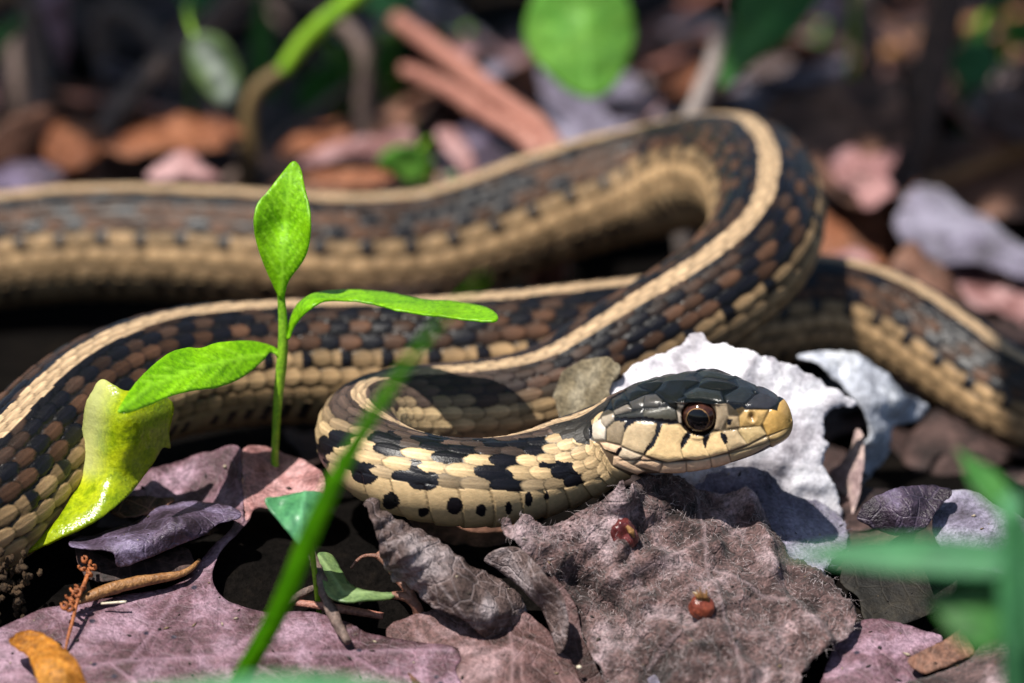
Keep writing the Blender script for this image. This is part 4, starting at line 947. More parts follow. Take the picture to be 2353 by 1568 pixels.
# --- the seedling in front of the coils
ys = 0.85
sb = at_y(656, 1142, ys-0.15)
sb = np.array([sb[0], sb[1], ground_h(sb[0], sb[1])])
seed_ = empty('seedling', sb, 'bright green seedling with three leaves standing before the coils', 'seedling')
tube('stem', [sb, at_y(656, 1142, ys-0.1), at_y(636, 1090, ys), at_y(632, 1030, ys), at_y(640, 900, ys), at_y(650, 790, ys), at_y(644, 660, ys+0.05)], [0.05, 0.045, 0.042, 0.05, 0.062, 0.055, 0.04], STEMG, seed_, n=60)
def traced_part(name, parent, outline, depth, mat, **kw):
    o = traced(name, outline, depth, mat, '', **kw)
    for k in ('label', 'category'):
        if k in o: del o[k]
    o.parent = parent; o.location = o.location-parent.location
    return o
traced_part('leaf', seed_, [(640, 680), (600, 592), (584, 520), (590, 470), (614, 440), (650, 394), (674, 370), (690, 386), (700, 432), (712, 482), (712, 540), (700, 592), (664, 645), (652, 680)],
    [(646, 678, ys), (585, 510, ys-.05), (712, 510, ys-.1), (650, 510, ys+.15), (674, 372, ys+.3), (620, 620, ys-.02), (680, 620, ys-.04)], GRN, h=6, amp=0.015, scl=60, jit=0, seed=64, thick=0.02, veins=[([(646, 680), (655, 520), (672, 380)], 4)]+[([(648+i*1.2, 640-i*34), (610-(3-i)*2, 570-i*34)], 2) for i in range(6)]+[([(648+i*1.2, 640-i*34), (692+i*1.5, 570-i*34)], 2) for i in range(6)])
traced_part('leaf', seed_, [(646, 815), (628, 796), (600, 786), (570, 782), (500, 787), (460, 800), (430, 798), (390, 810), (350, 840), (310, 880), (285, 918), (270, 947), (300, 946), (350, 926), (400, 906), (450, 896), (500, 890), (560, 865), (600, 832), (622, 808), (640, 822)],
    [(640, 812, ys), (560, 785, ys-.15), (560, 860, ys-.45), (450, 800, .3), (450, 895, -.25), (350, 840, -.2), (350, 925, -.7), (272, 945, -1.15)], GRN, h=6, amp=0.03, scl=60, jit=1, seed=66, thick=0.02, veins=[([(640, 812), (560, 822), (450, 850), (350, 885), (275, 944)], 4)]+[([(560-i*42, 822+i*11), (500-i*42, 796+i*17)], 2) for i in range(6)]+[([(560-i*42, 822+i*11), (510-i*42, 876+i*10)], 2) for i in range(6)])
traced_part('leaf', seed_, [(655, 770), (668, 735), (682, 702), (712, 678), (760, 667), (830, 667), (900, 674), (980, 688), (1050, 694), (1112, 705), (1142, 725), (1136, 739), (1080, 735), (1000, 726), (930, 715), (870, 701), (800, 691), (742, 692), (704, 716), (676, 750), (664, 778)],
    [(660, 770, ys), (712, 680, ys), (760, 667, ys+.3), (750, 692, ys-.2), (900, 674, ys+.35), (900, 706, ys-.25), (1050, 694, ys+.2), (1050, 734, ys-.4), (1142, 728, ys-.3)], GRN, h=5, amp=0.015, scl=60, jit=1, seed=68, thick=0.02)

# --- grass blade leaning across, low leaf, little seedling
gb = [at_y(490, 1740, -3.6), at_y(612, 1440, -4.2), at_y(692, 1262, -4.8), at_y(772, 1085, -5.4), at_y(862, 935, -6.1), at_y(960, 795, -7.0), at_y(1060, 685, -8.0)]
g0 = gb[0].copy(); g0[2] = ground_h(g0[0], g0[1])-0.02
blade('grass_blade', g0, at_y(1112, 635, -8.4), 0.28, (0.5, -0.8, 0.4), GRN, GRASS, label='long narrow green grass blade leaning across the neck bend', cat='grass', n=70, m=5, fold=0.3, mid=gb, thick=0.012)
lf = traced('green_leaf', [(610, 1144), (640, 1141), (700, 1131), (736, 1134), (752, 1155), (742, 1190), (716, 1226), (690, 1254), (665, 1226), (640, 1196), (616, 1166)],
    [(610, 1144, -1.5), (736, 1134, -1.2), (690, 1254, -1.9), (680, 1180, -1.75), (650, 1170, -1.55)], TEA, 'broad blue-green leaf under the bend of the neck', h=6, amp=0.02, scl=60, jit=0, seed=70, thick=0.02, veins=[([(690, 1254), (690, 1190), (700, 1132)], 4)])
q = at_y(705, 1150, -1.32); q1 = q+np.array([0.1, 0.35, -0.4]); q1[2] = ground_h(q1[0], q1[1])-0.03
V, F = tube_geo([q-np.array(lf.location)/U, (q+q1)/2-np.array(lf.location)/U, q1-np.array(lf.location)/U], [0.03, 0.03, 0.03]); link_mesh('petiole', V, F, STEMG, lf)
q = at_y(965, 1415, by(965, 1415, .02)); sp_ = empty('sprout', q, 'pale sprout with one grey-green leaf and reddish bent stem', 'sprout')
traced_part('leaf', sp_, [(728, 1276), (745, 1269), (766, 1280), (785, 1310), (800, 1335), (830, 1355), (870, 1362), (908, 1362), (902, 1373), (850, 1379), (790, 1381), (755, 1369), (740, 1330)],
    bank([(728, 1276, .35), (785, 1310, .2), (905, 1366, .25), (755, 1369, .45), (810, 1360, .4)]), PALE, h=5, amp=0.02, scl=40, jit=1, seed=72, thick=0.02, veins=[([(735, 1280), (790, 1360), (905, 1367)], 4)], extra={'pale': lambda x, y: 0*x})
b_ = lambda x, y, l: at_y(x, y, by(x, y, l))
tube('stem', [b_(900, 1367, .25), b_(935, 1372, .22), b_(955, 1390, .15), b_(965, 1418, .0)], [0.04, 0.055, 0.06, 0.05], STEMR, sp_)
tube('stem', [b_(868, 1274, .35), b_(890, 1292, .35), b_(912, 1325, .3), b_(940, 1360, .25), b_(962, 1418, .0)], [0.05, 0.055, 0.05, 0.05, 0.05], STEMR, sp_)
tube('stem', [b_(806, 1305, .25), b_(830, 1280, .33), b_(850, 1275, .38), b_(870, 1278, .36)], [0.014, 0.02, 0.02, 0.03], STEMR, sp_)
tag(tube('twig', [b_(712, 1268, .35), b_(735, 1320, .33), b_(760, 1400, .3), b_(780, 1440, .3), b_(800, 1475, .28)], [0.05, 0.06, 0.07, 0.06, 0.05], BARK, n=40, rough=0.5), 'short weathered grey twig across the notch of the oak leaf', 'twig')
tag(tube('twig', [b_(640, 1400, .0), b_(700, 1360, .02), b_(760, 1335, .0)], [0.04, 0.045, 0.03], BARK, n=30, rough=0.3), 'dark thin twig in the hollow behind the oak leaf notch', 'twig')
tag(tube('pine_needle', [b_(640, 1380, -.05), b_(760, 1395, -.02), b_(880, 1415, -.05)], [0.035, 0.05, 0.04], PINE, n=30), 'orange-brown needle lying in the dark hollow', 'needle')
tag(tube('stick', [b_(152, 1394, .32), b_(240, 1357, .3), b_(380, 1325, .22), b_(425, 1314, .2), b_(445, 1300, .18), b_(458, 1286, .14)], [0.02, 0.062, 0.07, 0.06, 0.04, 0.02], STICK, n=50, rough=0.15), 'smooth tan stick lying under the rolled purple leaf', 'stick')
# dried catkin string
ck0 = b_(150, 1495, .28); ck = empty('catkin', ck0, 'rusty orange dried catkin string crossing the tan stick', 'catkin')
cks = [(208, 1288, .35), (198, 1330, .42), (180, 1372, .45), (168, 1420, .42), (155, 1470, .34), (150, 1495, .28)]
tube('stem', [b_(*p) for p in cks], [0.02, 0.025, 0.022, 0.02, 0.02, 0.015], CATK, ck, n=40)
for i, (x, y) in enumerate([(198, 1282), (214, 1298), (190, 1300), (208, 1312), (186, 1345), (172, 1352), (180, 1362), (160, 1366), (168, 1376), (152, 1388), (162, 1392), (180, 1352)]):
    c = b_(x, y, .47); rr = 0.045+0.02*random.random(); th = np.linspace(0, 5.2, 10); ax = np.array([random.uniform(-.5, .5), -0.6, random.uniform(-.3, .6)]); ax /= np.linalg.norm(ax)
    e1 = np.cross(ax, [0.2, 0.1, 1]); e1 /= np.linalg.norm(e1); e2 = np.cross(ax, e1)
    tube('curl', [c+rr*(1-0.07*k)*(math.cos(t)*e1+math.sin(t)*e2)+ax*0.006*k for k, t in enumerate(th)], [0.014, 0.022, 0.012], CATK, ck, n=26, seg=7)
# galls and grains on the felted leaf
def lump(name, c, rx, ry, rz, mat, label=None, cat=None, dent=0.0, seed=0, parent=None, rough=0.12, up=None):
    nr, ns = 26, 32; al = np.linspace(0.02, math.pi-0.02, nr); ph = np.linspace(0, 2*math.pi, ns, endpoint=False); A, P = np.meshgrid(al, ph, indexing='ij')
    D = np.stack([np.sin(A)*np.cos(P), np.sin(A)*np.sin(P), np.cos(A)], -1)
    r = 1+rough*2*fbm(D[..., 0]*2.2+D[..., 2]*1.7+7, D[..., 1]*2.2-D[..., 2]+3, seed)
    V = D*r[..., None]*np.array([rx, ry, rz])
    if dent: 
        f = np.exp(-((D-np.array([0.15, -0.85, 0.3]))**2).sum(-1)/0.35); V = V*(1-dent*f)[..., None]
    V = V.reshape(-1, 3)+c
    idx = np.arange(nr*ns).reshape(nr, ns); F = np.stack([idx[:-1], idx[1:], np.roll(idx, -1, 1)[1:], np.roll(idx, -1, 1)[:-1]], -1).reshape(-1, 4)
    if parent is not None: return link_mesh(name, V-np.array(parent.location)/U, F, mat, parent)
    return tag(link_mesh(name, V, F, mat), label, cat)
GALL = bark_mat('gall_skin', alb(96, 38, 28), alb(160, 84, 62), rough=0.22, bump=0.25); GALL2 = bark_mat('gall_shell_dark', alb(74, 26, 28), alb(128, 62, 60), rough=0.25, bump=0.2)
HUSKM = bark_mat('husk_ochre', alb(120, 80, 40), alb(190, 140, 80), rough=0.7)
c = at_y(1613, 1394, by(1613, 1394, .55)); g = empty('leaf_gall', c, 'round shiny red-brown gall sitting on the felted leaf', 'gall')
lump('shell', c, .135, .11, .13, GALL, seed=3, parent=g, dent=0.15, rough=0.25)
for k in range(5): tube('sepal', [c+np.array([-.02+.02*k, -.03, .09]), c+np.array([-.06+.025*k, -.06, .15+.01*(k % 2)]), c+np.array([-.10+.035*k, -.05, .19+.03*(k % 3)])], [.022, .018, .006], HUSKM, g, seg=6)
c = at_y(1432, 1232, -1.04); g = empty('leaf_gall', c, 'broken dark red hollow gall shell stuck to the felted leaf near the neck', 'gall')
lump('shell', c, .15, .11, .19, GALL2, seed=8, parent=g, dent=0.6, rough=0.3); lump('core', c+np.array([.01, -.03, -.05]), .085, .06, .075, GALL2, seed=9, parent=g)
tube('torn_edge', [c+np.array([.03, -.05, .14]), c+np.array([.08, -.07, .09]), c+np.array([.11, -.07, .02])], [.02, .035, .01], HUSKM, g)
WG = bark_mat('grain_white', alb(215, 200, 170), alb(240, 228, 205), rough=0.5, bump=0.05)
for (x, y, yy), lb in zip([(436, 1222, by(436, 1222, .46)), (1560, 1272, by(1560, 1272, .36)), (1612, 1500, by(1612, 1500, .42)), (1330, 1532, -1.95), (1282, 1574, -1.9)],
                          ['tiny cream grain on the rolled purple leaf', 'tiny ochre seed scale between the two galls', 'tiny pale seed husk below the round gall', 'tiny white grain on the mauve leaf strip', 'tiny white grain at the rim of the mauve leaf']):
    lump('grain', at_y(x, y, yy), .03, .02, .022, WG if 'ochre' not in lb else HUSKM, lb, 'grain', seed=int(x), rough=0.2)
tag(tube('straw', [b_(232, 1386, .27), b_(290, 1382, .28)], [0.012, 0.016], WG, n=12), 'short cream straw splinter on the oak leaf below the stick', 'splinter')
sh = empty('seed_head', b_(25, 1345, .25), 'fuzzy dark ochre seed head under the thick coil', 'seed head')
SO = bark_mat('seed_ochre', alb(44, 30, 16), alb(84, 60, 32), rough=0.9)
for k in range(70):
    d = np.array([random.gauss(0, .13), random.gauss(0, .09), random.gauss(0, .2)])
    lump('seed', b_(18, 1345, .3)+d, random.uniform(.02, .045), .03, random.uniform(.02, .05), SO, seed=k, parent=sh, rough=0.7)

# --- blurred green plant at the right, foreground blur at the bottom
TEA2 = green_mat('leaf_dark_green', alb(34, 104, 60, 0.9), alb(54, 132, 78, 0.9), (0.8, 1.0, 0.6), transl=0.3, rough=0.6)  # darker green of the plant's long horizontal leaf
rb = at_y(2345, 1700, -8.6); rb[2] = ground_h(rb[0], rb[1])
rp = empty('leafy_plant', rb, 'soft green plant with horizontal blade leaves in the right foreground', 'plant')
tube('stem', [rb, at_y(2340, 1560, -8.6), at_y(2335, 1400, -8.7), at_y(2330, 1270, -8.7), at_y(2322, 1150, -8.7)], [.10, .12, .15, .17, .12], TEA, rp, n=40)
blade('leaf', at_y(2330, 1290, -8.7), at_y(1800, 1272, -8.2), 0.36, (0.1, -0.8, 0.6), TEA2, GRASS, parent=rp, bend=0.03, fold=0.2)
blade('leaf', at_y(2325, 1200, -7.2), at_y(2195, 1030, -6.4), 0.34, (0.4, -0.8, 0.3), GRN3, LANCE, parent=rp, bend=0.05)
blade('leaf', at_y(2335, 1440, -8.7), at_y(2120, 1370, -8.4), 0.66, (-0.2, -0.9, 0.4), GRN3, OVATE, parent=rp, bend=0.1)
blade('leaf', at_y(2385, 1500, -8.8), at_y(2325, 1110, -8.6), 0.55, (-0.2, -0.9, 0.3), TEA, OVATE, parent=rp, bend=0.05)
fb = at_y(1130, 1640, -9.0); fb[2] = ground_h(fb[0], fb[1])
fp = empty('leafy_plant', fb, 'very soft green blade arching along the lower edge before the oak leaf', 'plant')
tube('stem', [fb, (fb+at_y(1110, 1600, -9))/2, at_y(1110, 1600, -9)], [.08, .07, .05], STEMG, fp)
blade('leaf', at_y(1110, 1625, -9), at_y(180, 1600, -9.6), 0.42, (0.0, -0.5, 0.9), TEA, LANCE, parent=fp, bend=0.03, n=40)

# ------------------------------------------------------------------ soft background: plants, twigs and leaves behind the coils
def T3(pts): return [at_y(x, y, d) for x, y, d in pts]
def rooted(pts):
    """points of a stem, with its foot carried down to the ground"""
    P = T3(pts); f = P[-1].copy(); f[2] = ground_h(f[0], f[1])-0.1
    return P+[f] if P[-1][2] > f[2]+0.15 else P
def hang(name, outline, y0, tilt, mat, label, stem, amp=0.12, seed=1, veins=(), pale=None, stem_mat=None, r=0.05, cat='leafy plant'):
    """a green leaf on its stalk; the stalk goes down to the ground"""
    st = T3(stem) if not isinstance(stem[0], np.ndarray) else stem
    foot = st[-1].copy(); foot[2] = ground_h(foot[0], foot[1])-0.1
    root = empty(name, foot, label, cat)
    O = np.array(outline, float); c = O.mean(0)
    dp = [(x, y, y0+tilt*(y-c[1])/200+0.25*((x-c[0])/120)**2) for x, y in outline]+[(c[0], c[1], y0)]
    traced_part('leaf', root, outline, dp, mat, h=9, amp=amp, scl=120, jit=0, seed=seed, thick=0.025, veins=veins, extra={'pale': pale} if pale else None)
    tube('stem', st+[foot], [r*0.7]+[r]*len(st), stem_mat or STEMG, root, n=40)
    return root
hang('green_plant', [(1232, -10), (1210, 50), (1207, 90), (1226, 132), (1262, 172), (1302, 206), (1350, 226), (1392, 214), (1422, 180), (1447, 130), (1458, 80), (1450, 30), (1426, -20), (1380, -50), (1280, -50)], 10.2, -0.3, GRN2,
     'broad rounded bright green leaf hanging tip down over the shaded litter', [(1330, -45, 10.4), (1320, -140, 11.2), (1340, -170, 12.5), (1350, 40, 13.5)], seed=81, veins=[([(1330, -50), (1345, 100), (1352, 222)], 6)])
hang('green_plant', [(1652, 205), (1660, 130), (1680, 60), (1702, -30), (1780, -60), (1895, -40), (1852, 40), (1792, 102), (1722, 152), (1672, 198)], 10.0, -0.4, GRN3,
     'dark green pointed leaf hanging beside the pale twig', [(1850, -50, 10.3), (1900, -150, 11), (1950, -170, 12), (1960, 50, 13.5)], seed=82, veins=[([(1655, 200), (1750, 70), (1850, -50)], 6)])
hang('green_plant', [(438, 86), (470, 74), (512, 90), (542, 130), (557, 178), (546, 220), (520, 241), (480, 216), (445, 170), (429, 120)], 9.8, 0.2, PALE,
     'small variegated pale green oval leaf', [(445, 80, 10), (430, 30, 10.8), (440, 20, 12), (440, 200, 13)], seed=83, pale=lambda x, y: sst(34, 6, segdist(x, y, [(465, 110), (500, 160), (522, 215)], False)), r=0.035)
hang('green_plant', [(868, 376), (885, 346), (930, 334), (970, 345), (987, 375), (976, 406), (946, 421), (905, 396)], 9.4, 0.2, GRN2,
     'tiny bright lime leaf just behind the far coil', [(960, 350, 9.5), (985, 320, 9.8), (990, 380, 10.2)], seed=84, r=0.03)
hang('green_plant', [(1015, 408), (1030, 396), (1052, 394), (1066, 404), (1058, 424), (1030, 426)], 9.2, 0.1, PALE, 'tiny pale leaf peeping over the far coil', [(1040, 410, 9.3), (1045, 440, 9.5)], seed=85, r=0.025, pale=lambda x, y: 0.3+0*x)
hang('green_plant', [(690, 250), (685, 205), (720, 160), (770, 130), (820, 125), (832, 170), (810, 225), (760, 255)], 14.0, 0.3, GRN3, 'deep green shaded leaf behind the bent stem', [(760, 130, 14.2), (765, 100, 14.6), (780, 160, 15.2)], seed=86)
hang('green_plant', [(862, 175), (858, 120), (885, 85), (915, 95), (922, 140), (905, 175)], 14.5, 0.2, GRN3, 'small dull green leaf behind the reddish needles', [(880, 90, 14.7), (885, 70, 15), (890, 150, 15.4)], seed=87)
hang('green_plant', [(825, -30), (850, 25), (905, 45), (945, 25), (940, -30), (880, -60)], 15.0, 0.3, TEA, 'blue-green leaf above the reddish needles', [(880, -50, 15.2), (900, -80, 15.6), (910, 60, 16.5)], seed=88)
hang('green_plant', [(1000, 110), (1030, 75), (1080, 90), (1115, 150), (1090, 190), (1040, 165)], 16.0, 0.3, TEA, 'dim blue-green leaf deep in shade', [(1060, 90, 16.2), (1070, 70, 16.4), (1080, 150, 17)], seed=89)
hang('green_plant', [(2190, 175), (2186, 120), (2220, 92), (2270, 100), (2292, 140), (2275, 180), (2235, 205)], 13.0, 0.3, TEA, 'blue-green small leaf beside the thick brown stem', [(2240, 95, 13.2), (2260, 40, 13.8), (2300, 20, 14.4), (2310, 200, 15.2)], seed=90)
hang('green_plant', [(2300, 60), (2340, 40), (2420, 70), (2420, 120), (2350, 110)], 13.5, 0.2, GRN3, 'green leaf tip reaching in beside the blue-green leaf', [(2420, 90, 13.6), (2470, 60, 14), (2480, 200, 15)], seed=91)
hang('green_plant', [(1840, 100), (1870, 84), (1905, 95), (1910, 120), (1870, 132), (1845, 122)], 17, 0.2, TEA, 'dim little green leaf behind the dark pointed leaf', [(1875, 88, 17.2), (1890, 60, 17.6), (1895, 120, 18.2)], seed=92)
hang('green_plant', [(410, -40), (420, 10), (450, 25), (480, 10), (490, -40)], 14, 0.2, TEA, 'blue-green leaf end above the variegated leaf', [(450, -40, 14.2), (455, -90, 14.8), (460, 60, 16)], seed=93)
for pts, w, m, lb in [([(-40, 130, 13), (30, 60, 12.6), (95, -40, 12)], .35, TEA, 'narrow green blade crossing the upper left corner'),
                      ([(600, 330, 14), (602, 150, 14), (598, -60, 14)], .42, GRN3, 'upright dark green grass blade behind the bent stem'),
                      ([(2260, 60, 14), (2300, 0, 14), (2330, -60, 14)], .4, GRN3, 'green blade behind the thick brown stem'),
                      ([(940, 420, 10.2), (955, 340, 10.1), (952, 270, 10)], .08, GRN3, 'thin straw-coloured upright blade behind the lime leaf')]:
    P = T3(pts); f = P[0].copy(); f[2] = ground_h(f[0], f[1])-0.05
    blade('grass_blade', f, P[-1], w, (0.2, -1, 0.2), m, GRASS, label=lb, cat='grass', mid=P[:-1], n=40, m=5, fold=0.2)
# stems, twigs and needles
P = T3([(570, 430, 10.8), (572, 330, 10.8), (573, 250, 10.8), (590, 205, 10.8), (620, 178, 10.8), (652, 158, 10.8)]); f = P[0].copy(); f[2] = ground_h(f[0], f[1])-0.1
bs = empty('bent_stem', f, 'olive-brown stem bending over into a bright green shoot', 'stem')
tube('stem', [f]+P, [.16, .16, .15, .13, .11, .10, .08], bark_mat('stem_olive', alb(104, 84, 48), alb(146, 120, 76), rough=0.6), bs, n=60)
tube('shoot', T3([(646, 165, 10.8), (690, 105, 10.8), (740, 55, 10.7), (790, 15, 10.6), (850, -40, 10.5)]), [.09, .11, .12, .12, .11], STEMG, bs, n=40)
for pts, r, m, nm, lb, ct in [
    ([(235, 310, 11), (270, 255, 11.2), (350, 165, 11.6), (430, 95, 12), (580, -50, 12.5)], [.12, .16, .16, .14, .12], BARK, 'twig', 'grey-lilac twig slanting up behind the far coil', 'twig'),
    ([(100, 420, 11.5), (92, 300, 11.6), (88, 180, 11.8), (70, 40, 12), (50, -60, 12.2)], [.14, .14, .12, .11, .1], BARK, 'dry_weed', 'pale grey-brown upright dead weed stalk', 'weed'),
    ([(1275, 340, 8.9), (1180, 250, 9.8), (1060, 155, 11), (910, 45, 12.5)], [.15, .15, .14, .12], PINE, 'pine_needle', 'thick salmon-red needle leaning down to the far coil', 'needle'),
    ([(1232, 345, 8.9), (1140, 275, 9.6), (1030, 205, 10.6), (930, 160, 11.5)], [.14, .13, .12, .10], PINE, 'pine_needle', 'salmon-red needle crossing below its thicker neighbour', 'needle'),
    ([(838, 310, 12.5), (836, 220, 12.5), (834, 120, 12.5), (790, 60, 12.8), (640, -40, 13.2)], [.12, .11, .1, .1, .09], BARK, 'dry_weed', 'thin brown arched stem behind the bent stem', 'weed'),
    ([(1580, 300, 9.6), (1605, 230, 9.8), (1640, 140, 10.2), (1668, 40, 10.6)], [.12, .13, .13, .1], bark_mat('twig_pale', alb(120, 108, 104), alb(176, 162, 156)), 'twig', 'pale grey twig stuck behind the hairpin bend', 'twig'),
    ([(2060, 470, 11), (2095, 350, 11.4), (2125, 220, 12), (2160, 80, 12.5), (2180, -80, 13)], [.25, .27, .26, .26, .25], bark_mat('stem_brown', alb(64, 44, 34), alb(112, 82, 68)), 'woody_stem', 'thick brown woody stem rising beside the broad brown leaf', 'stem'),
    ([(2000, 130, 15), (1990, 50, 15), (1990, -50, 15.2)], [.16, .16, .15], BARK, 'dry_weed', 'short grey stem blurred in the shade', 'weed'),
    ([(1960, 360, 12), (2150, 480, 10.5), (2330, 640, 9.3), (2450, 760, 8.4)], [.1, .12, .12, .1], BARK, 'twig', 'dark twig lying behind the rose leaf', 'twig'),
    ([(880, 10, 16), (980, 70, 15.6), (1100, 150, 15)], [.1, .1, .08], BARK, 'twig', 'dark thin twig in the deep shade', 'twig'),
    ([(260, 20, 15), (360, 90, 14.6), (430, 190, 14)], [.12, .12, .1], BARK, 'twig', 'shaded brown twig crossing behind the lilac twig', 'twig'),
    ([(60, 330, 13.5), (40, 200, 13.5), (30, 60, 14)], [.11, .11, .1], BARK, 'dry_weed', 'dim brown stem left of the pale dead stalk', 'weed')]:
    P = T3(pts)
    f = P[0].copy(); f[2] = min(f[2], ground_h(f[0], f[1])+0.05)
    tag(tube(nm, [f]+P if np.linalg.norm(f-P[0]) > 0.1 else P, [r[0]]+r, m, n=50, rough=0.25, seed=len(lb)), lb, ct)
# leaves that can be told apart
def bgl(outline, y0, mat, label, dz=0.6, seed=1, name='dead_leaf', slope=1.0):
    O = np.array(outline, float); y1 = O[:, 1].max()
    dp = [(x, y, y0+slope*(y1-y)/100) for x, y in outline]
    return traced(name, outline, dp, mat, label, h=10, amp=0.16, scl=110, cr=0.03, jit=4, seed=seed, thick=0.025)
bgl([(82, -40), (150, -40), (161, 60), (156, 138), (142, 152), (116, 92)], 11.0, LAV, 'narrow lilac dead leaf hanging tip down', seed=101, slope=0.2)
bgl([(690, 368), (760, 336), (860, 308), (940, 288), (957, 308), (930, 342), (850, 352), (760, 378), (700, 388)], 9.6, PNK, 'pale pink dead leaf strip under the reddish needles', seed=102)
bgl([(1020, 330), (1060, 285), (1110, 280), (1160, 310), (1200, 350), (1180, 372), (1110, 392), (1060, 400)], 9.0, PUR, 'shadowed violet dead leaf below the needle tips', seed=103)
bgl([(1000, 300), (1040, 290), (1075, 330), (1095, 385), (1075, 405), (1045, 370)], 8.9, PNK, 'pink leaf edge curling beside the shadowed violet leaf', seed=113, slope=0.6)
bgl([(1720, 292), (1800, 232), (1900, 190), (2000, 170), (2062, 190), (2074, 240), (2082, 330), (2062, 400), (2022, 460), (1972, 482), (1900, 432), (1830, 382), (1770, 342)], 9.2, BRN, 'broad brown crumpled dead leaf right of the hairpin bend', seed=104, slope=0.9)
bgl([(1905, 372), (1960, 335), (1985, 362), (2062, 352), (2040, 410), (2052, 452), (1985, 482), (1962, 440), (1925, 425)], 8.9, PNK, 'pinkish dead leaf piece in front of the broad brown leaf', seed=105, slope=0.8)
bgl([(2056, 520), (2090, 450), (2150, 430), (2230, 480), (2352, 556), (2420, 600), (2420, 650), (2250, 612), (2120, 602)], 7.6, GRD, 'slate-blue dead leaf behind the tail end', seed=106)
bgl([(2160, 645), (2230, 608), (2320, 590), (2430, 580), (2430, 780), (2352, 750), (2280, 716), (2200, 695)], 6.9, PNK, 'rose-pink dead leaf lit beside the tail end', seed=107)
bgl([(230, 330), (300, 290), (420, 262), (520, 270), (560, 300), (500, 330), (380, 340), (300, 352)], 9.8, ORG, 'orange-brown dead leaf behind the far coil', seed=108)
bgl([(340, 412), (380, 372), (430, 358), (470, 385), (500, 412)], 8.9, PNK, 'grey-pink leaf peak touching the far coil', seed=109, slope=0.7)
bgl([(640, 352), (720, 290), (790, 275), (810, 300), (780, 340), (700, 360)], 10.6, ORG, 'rusty leaf behind the pink strip', seed=110)
bgl([(690, 408), (760, 392), (850, 388), (900, 405), (890, 425), (780, 425)], 8.6, ORG, 'orange leaf shreds lying against the far coil', seed=111, slope=0.8)
bgl([(-40, 410), (20, 370), (100, 375), (150, 400), (90, 428), (-40, 440)], 8.8, PUR, 'lilac dead leaf at the far coil beside the pale stem', seed=112, slope=0.8)
bgl([(100, 330), (150, 270), (220, 285), (240, 340), (180, 385), (120, 380)], 10, ORG, 'amber-brown dead leaf between the dead stem and the lilac twig', seed=114)
bgl([(1380, 240), (1450, 215), (1520, 225), (1500, 262), (1420, 270)], 10.5, PNK, 'light leaf scrap under the broad green leaf', seed=115)
bgl([(1900, 590), (1960, 560), (2010, 600), (2000, 680), (1940, 670)], 7.4, PNK, 'reddish leaf scrap in the hollow behind the hairpin', seed=116)

# ------------------------------------------------------------------ loose litter: one leaf shape after another, each its own object
def litter_mesh(k):
    r = np.random.default_rng(200+k); L = r.uniform(2.2, 4.2); W = L*r.uniform(0.42, 0.7)
    n, m = 26, 15; s = np.linspace(0, 1, n); v = np.linspace(-1, 1, m)
    prof = pchip(np.linspace(0, 1, 10), np.array(OVATE if k % 2 else LANCE), s)
    if k % 3 == 0: prof = prof*(1-0.38*(0.5+0.5*np.cos(s*math.pi*2*3.5))*sst(0.05, 0.2, s)*sst(1, 0.85, s))
    S, Vv = np.meshgrid(s, v, indexing='ij')
    X = (S-0.5)*L; Y = Vv*prof[:, None]*W/2*(1+0.12*fbm(S*9, Vv*0+np.sign(Vv)*3, k)*2)
    curl = r.uniform(-1.2, 1.2); cup = r.uniform(-0.9, 0.9)
    Z = 0.22*curl*(X/L*2)**2+0.28*cup*(Vv*prof[:, None])**2*W/2+0.34*fbm(X*0.9, Y*0.9, k+50)+0.10*crease(X*0.7, Y*0.7, k)*0.5
    vein = np.maximum(np.exp(-(Vv/0.05)**2), 0.6*np.exp(-((np.abs(((S*7-np.abs(Vv)*1.3) % 1)-0.5)-0.5)/0.05)**2))
    idx = np.arange(n*m).reshape(n, m); F = np.stack([idx[:-1, :-1], idx[1:, :-1], idx[1:, 1:], idx[:-1, 1:]], -1).reshape(-1, 4)
    return np.stack([X, Y, Z], -1).reshape(-1, 3), F, vein.ravel()
LM = [litter_mesh(k) for k in range(9)]
LMD = {}
def litter(x, y, z, k, mat, rz, tx, ty, scale, label, group, name='dead_leaf'):
    key = (k, mat.name)
    if key not in LMD:
        V, F, ve = LM[k]; o = link_mesh(name, V, F, mat, attrs={'vein': ve}, thick=0.03, origin=np.zeros(3)); LMD[key] = o
    else:
        o = LMD[key].copy(); col.objects.link(o)
    o.location = (x*U, y*U, z*U); o.rotation_euler = (tx, ty, rz); o.scale = (scale,)*3
    return tag(o, label, 'leaf', group)
rl = random.Random(11)
mats_bg = [(BRN, 'brown'), (BRN, 'brown'), (DRK, 'blackish'), (DRK, 'blackish'), (DRK, 'blackish'), (ORG, 'rust-orange'), (PNK, 'dull pink'), (CON, 'taupe'), (GRD, 'slate-grey')]
def clear(x, y, rad):
    return np.min(np.hypot(SN_C[::12, 0]-x, SN_C[::12, 1]-y)) > rad
for i in range(150):
    y = 8.6+17*rl.random()**1.15; hw = 8.5+0.22*(y-8)
    x = rl.uniform(-hw, hw)
    m, cn = rl.choice(mats_bg)
    if not clear(x, y, 1.9): continue
    z = float(ground_h(x, y))+rl.uniform(0.12, 0.75)
    litter(x, y, z, rl.randrange(9), m, rl.uniform(0, 6.28), rl.gauss(0.15, 0.4), rl.gauss(0, 0.4), rl.uniform(0.6, 1.15), cn+' withered leaf blurred in the shaded litter behind the snake', cn+' withered leaves of the litter behind the snake')
